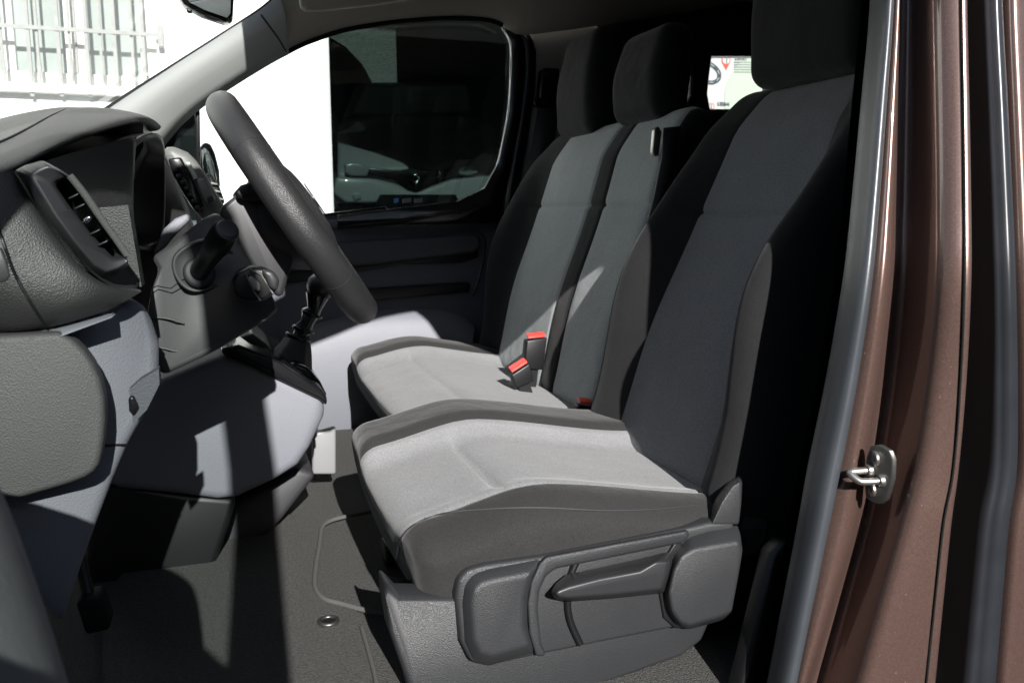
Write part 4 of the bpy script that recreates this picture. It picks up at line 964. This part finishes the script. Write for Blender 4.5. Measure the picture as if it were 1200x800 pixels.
# cruise control pod
pod = slab('control_pod', [(272, 332), (278, 320), (292, 313), (308, 314), (322, 320), (327, 330), (324, 343), (312, 352), (296, 355), (280, 350), (273, 342)], 1.05, .05, 'plastic_black', co, .012, 4)
slab('pod_wheel', [(289, 327), (295, 323), (305, 333), (305, 342), (297, 340)], 1.041, .02, 'satin_grey', pod, .003)
slab('pod_cap', [(306, 316), (320, 317), (328, 328), (325, 342), (316, 338), (311, 326)], 1.039, .02, 'plastic_smooth', pod, .005)
tube('pod_seam', [at(x, y, 1.0485) for x, y in ((288, 320), (292, 332), (300, 345), (305, 352))], .001, 'satin_grey', pod, n=6)
tube('pod_seam', [at(x, y, 1.0480) for x, y in ((292, 315), (306, 322), (314, 334), (320, 344))], .001, 'satin_grey', pod, n=6)
# upper shroud joining the wheel hub
slab('upper_shroud', [(256, 250), (262, 240), (276, 229), (300, 226), (325, 240), (345, 300), (332, 345), (326, 350), (300, 318), (278, 284)], 1.19, .2, 'plastic_smooth', co, .018, 4)
slab('shroud_shelf', [(274, 226), (282, 217), (296, 213), (316, 220), (318, 232), (300, 236), (280, 233)], 1.17, .2, 'plastic_black', co, .008)

sw = thing('steering_wheel', 'black leather steering wheel seen almost edge on', 'steering wheel', at(345, 242, 1.25))
pt, pbm = at(258, 121, 1.25), at(427, 364, 1.25)
cW = (pt+pbm)/2; upw = (pt-pbm).normalized(); yw = Vector((.115, 1, 0)).normalized(); axw = upw.cross(yw).normalized(); yw = axw.cross(upw).normalized()
if axw.x < 0: axw = -axw                                            # axis towards the driver
RW = (pt-pbm).length/2-.007
rim = [cW+upw*math.cos(t)*RW+yw*math.sin(t)*RW for t in [2*math.pi*k/96 for k in range(96)]]
tube('rim', rim, .0218, 'leather', sw, n=20, closed=True)
for t0 in (-.95, -2.15, .95, 2.15):
    seg = [cW+(upw*math.cos(t)+yw*math.sin(t))*RW for t in (t0, t0+.012)]
    tube('rim_joint', seg, .0221, 'plastic_smooth', sw, n=20)
def wp(u_, v_, d): return cW+upw*u_+yw*v_+axw*d
hub = []
for d, s in ((-.055, .62), (-.03, .90), (-.005, 1.0), (.012, .96), (.024, .80), (.030, .45), (.031, .05)):
    hub.append([wp(math.cos(t)*.085*s-.005, math.sin(t)*.10*s, d) for t in [2*math.pi*k/32 for k in range(32)]])
loft('airbag_cover', hub, 'plastic_smooth', sw, closed=True, sub=1)
for ang, wd in ((-1.62, .035), (1.62, .035), (2.75, .022), (-2.75, .022)):
    dirv = upw*math.cos(ang)+yw*math.sin(ang); side = (upw*-math.sin(ang)+yw*math.cos(ang))
    a0 = cW+dirv*.07-axw*.022; a1 = cW+dirv*(RW-.004)
    f = [a0-side*wd, a1-side*wd*.6, a1+side*wd*.6, a0+side*wd]
    solid('spoke', f, axw*.020, 'plastic_black', sw, .007)
em1 = [wp(math.cos(t)*.026, math.sin(t)*.026, .031) for t in [2*math.pi*k/24 for k in range(24)]]
solid('emblem', em1, axw*.002, 'chrome', sw, .001)
for k in (0, 1):
    cb = [wp(-.012+k*.012, -.014, .0335), wp(.002+k*.012, 0, .0335), wp(-.012+k*.012, .014, .0335), wp(-.018+k*.012, .014, .0335), wp(-.004+k*.012, 0, .0335), wp(-.018+k*.012, -.014, .0335)]
    solid('emblem_chevron', cb, axw*.0006, 'screw', sw)

gl_ = thing('gear_lever', 'black gear lever with ribbed stalk and soft gaiter', 'gear lever', at(340, 430, 1.60))
sgx = lambda px, py: at(px, py, 1.60)
tube('stalk', [sgx(372, 345), sgx(368, 362), sgx(364, 366), sgx(360, 378), sgx(356, 384), sgx(350, 396), sgx(346, 400)], [.022, .013, .017, .012, .016, .0125, .018], 'gloss_black', gl_, n=20)
for (px, py, r_) in ((366, 366, .020), (356, 384, .021), (350, 393, .024)):
    disc('collar', sgx(px, py), (-.38, 0, -.9), r_, .006, 'gloss_black', gl_, b=.002)
kn = tube('knob', [sgx(380, 322), sgx(378, 330), sgx(375, 340), sgx(372, 350)], [.016, .026, .026, .016], 'plastic_black', gl_, n=18)
gt = []
for px, py, r_ in ((349, 394, .020), (342, 410, .034), (334, 425, .047), (326, 442, .058), (322, 452, .075)):
    c = sgx(px, py); gt.append([c+Vector((math.cos(t)*r_*(1+.06*math.cos(6*t)), math.sin(t)*r_, 0)) for t in [2*math.pi*k/36 for k in range(36)]])
loft('gaiter', gt, 'belt', gl_, closed=True, sub=1)
slab('surround', [(318, 440), (345, 424), (360, 430), (376, 448), (383, 462), (381, 476), (360, 462), (330, 448)], 1.53, .14, 'gloss_black', gl_, .008)

# =================================================================== REAR VIEW MIRROR
rm = thing('rear_view_mirror', 'black rear view mirror hanging under the windscreen top', 'mirror', at(245, 0, 1.6))
slab('housing', [(204, -14), (215, 4), (235, 15), (262, 24), (270, 25), (273, 18), (275, -20)], 1.585, .05, 'gloss_black', rm, .008)
slab('mirror_glass', [(212, -14), (222, 3), (240, 12), (266, 21), (270, 16), (271, -20)], 1.581, .003, 'mirror', rm)
slab('dip_tab', [(218, 9), (225, 11), (225, 15), (219, 14)], 1.59, .012, 'plastic_black', rm, .002)
tube('arm', [at(238, -14, 1.61), at(240, -60, 1.60), V(.02, 1.6, .56)], .009, 'plastic_black', rm, n=10)
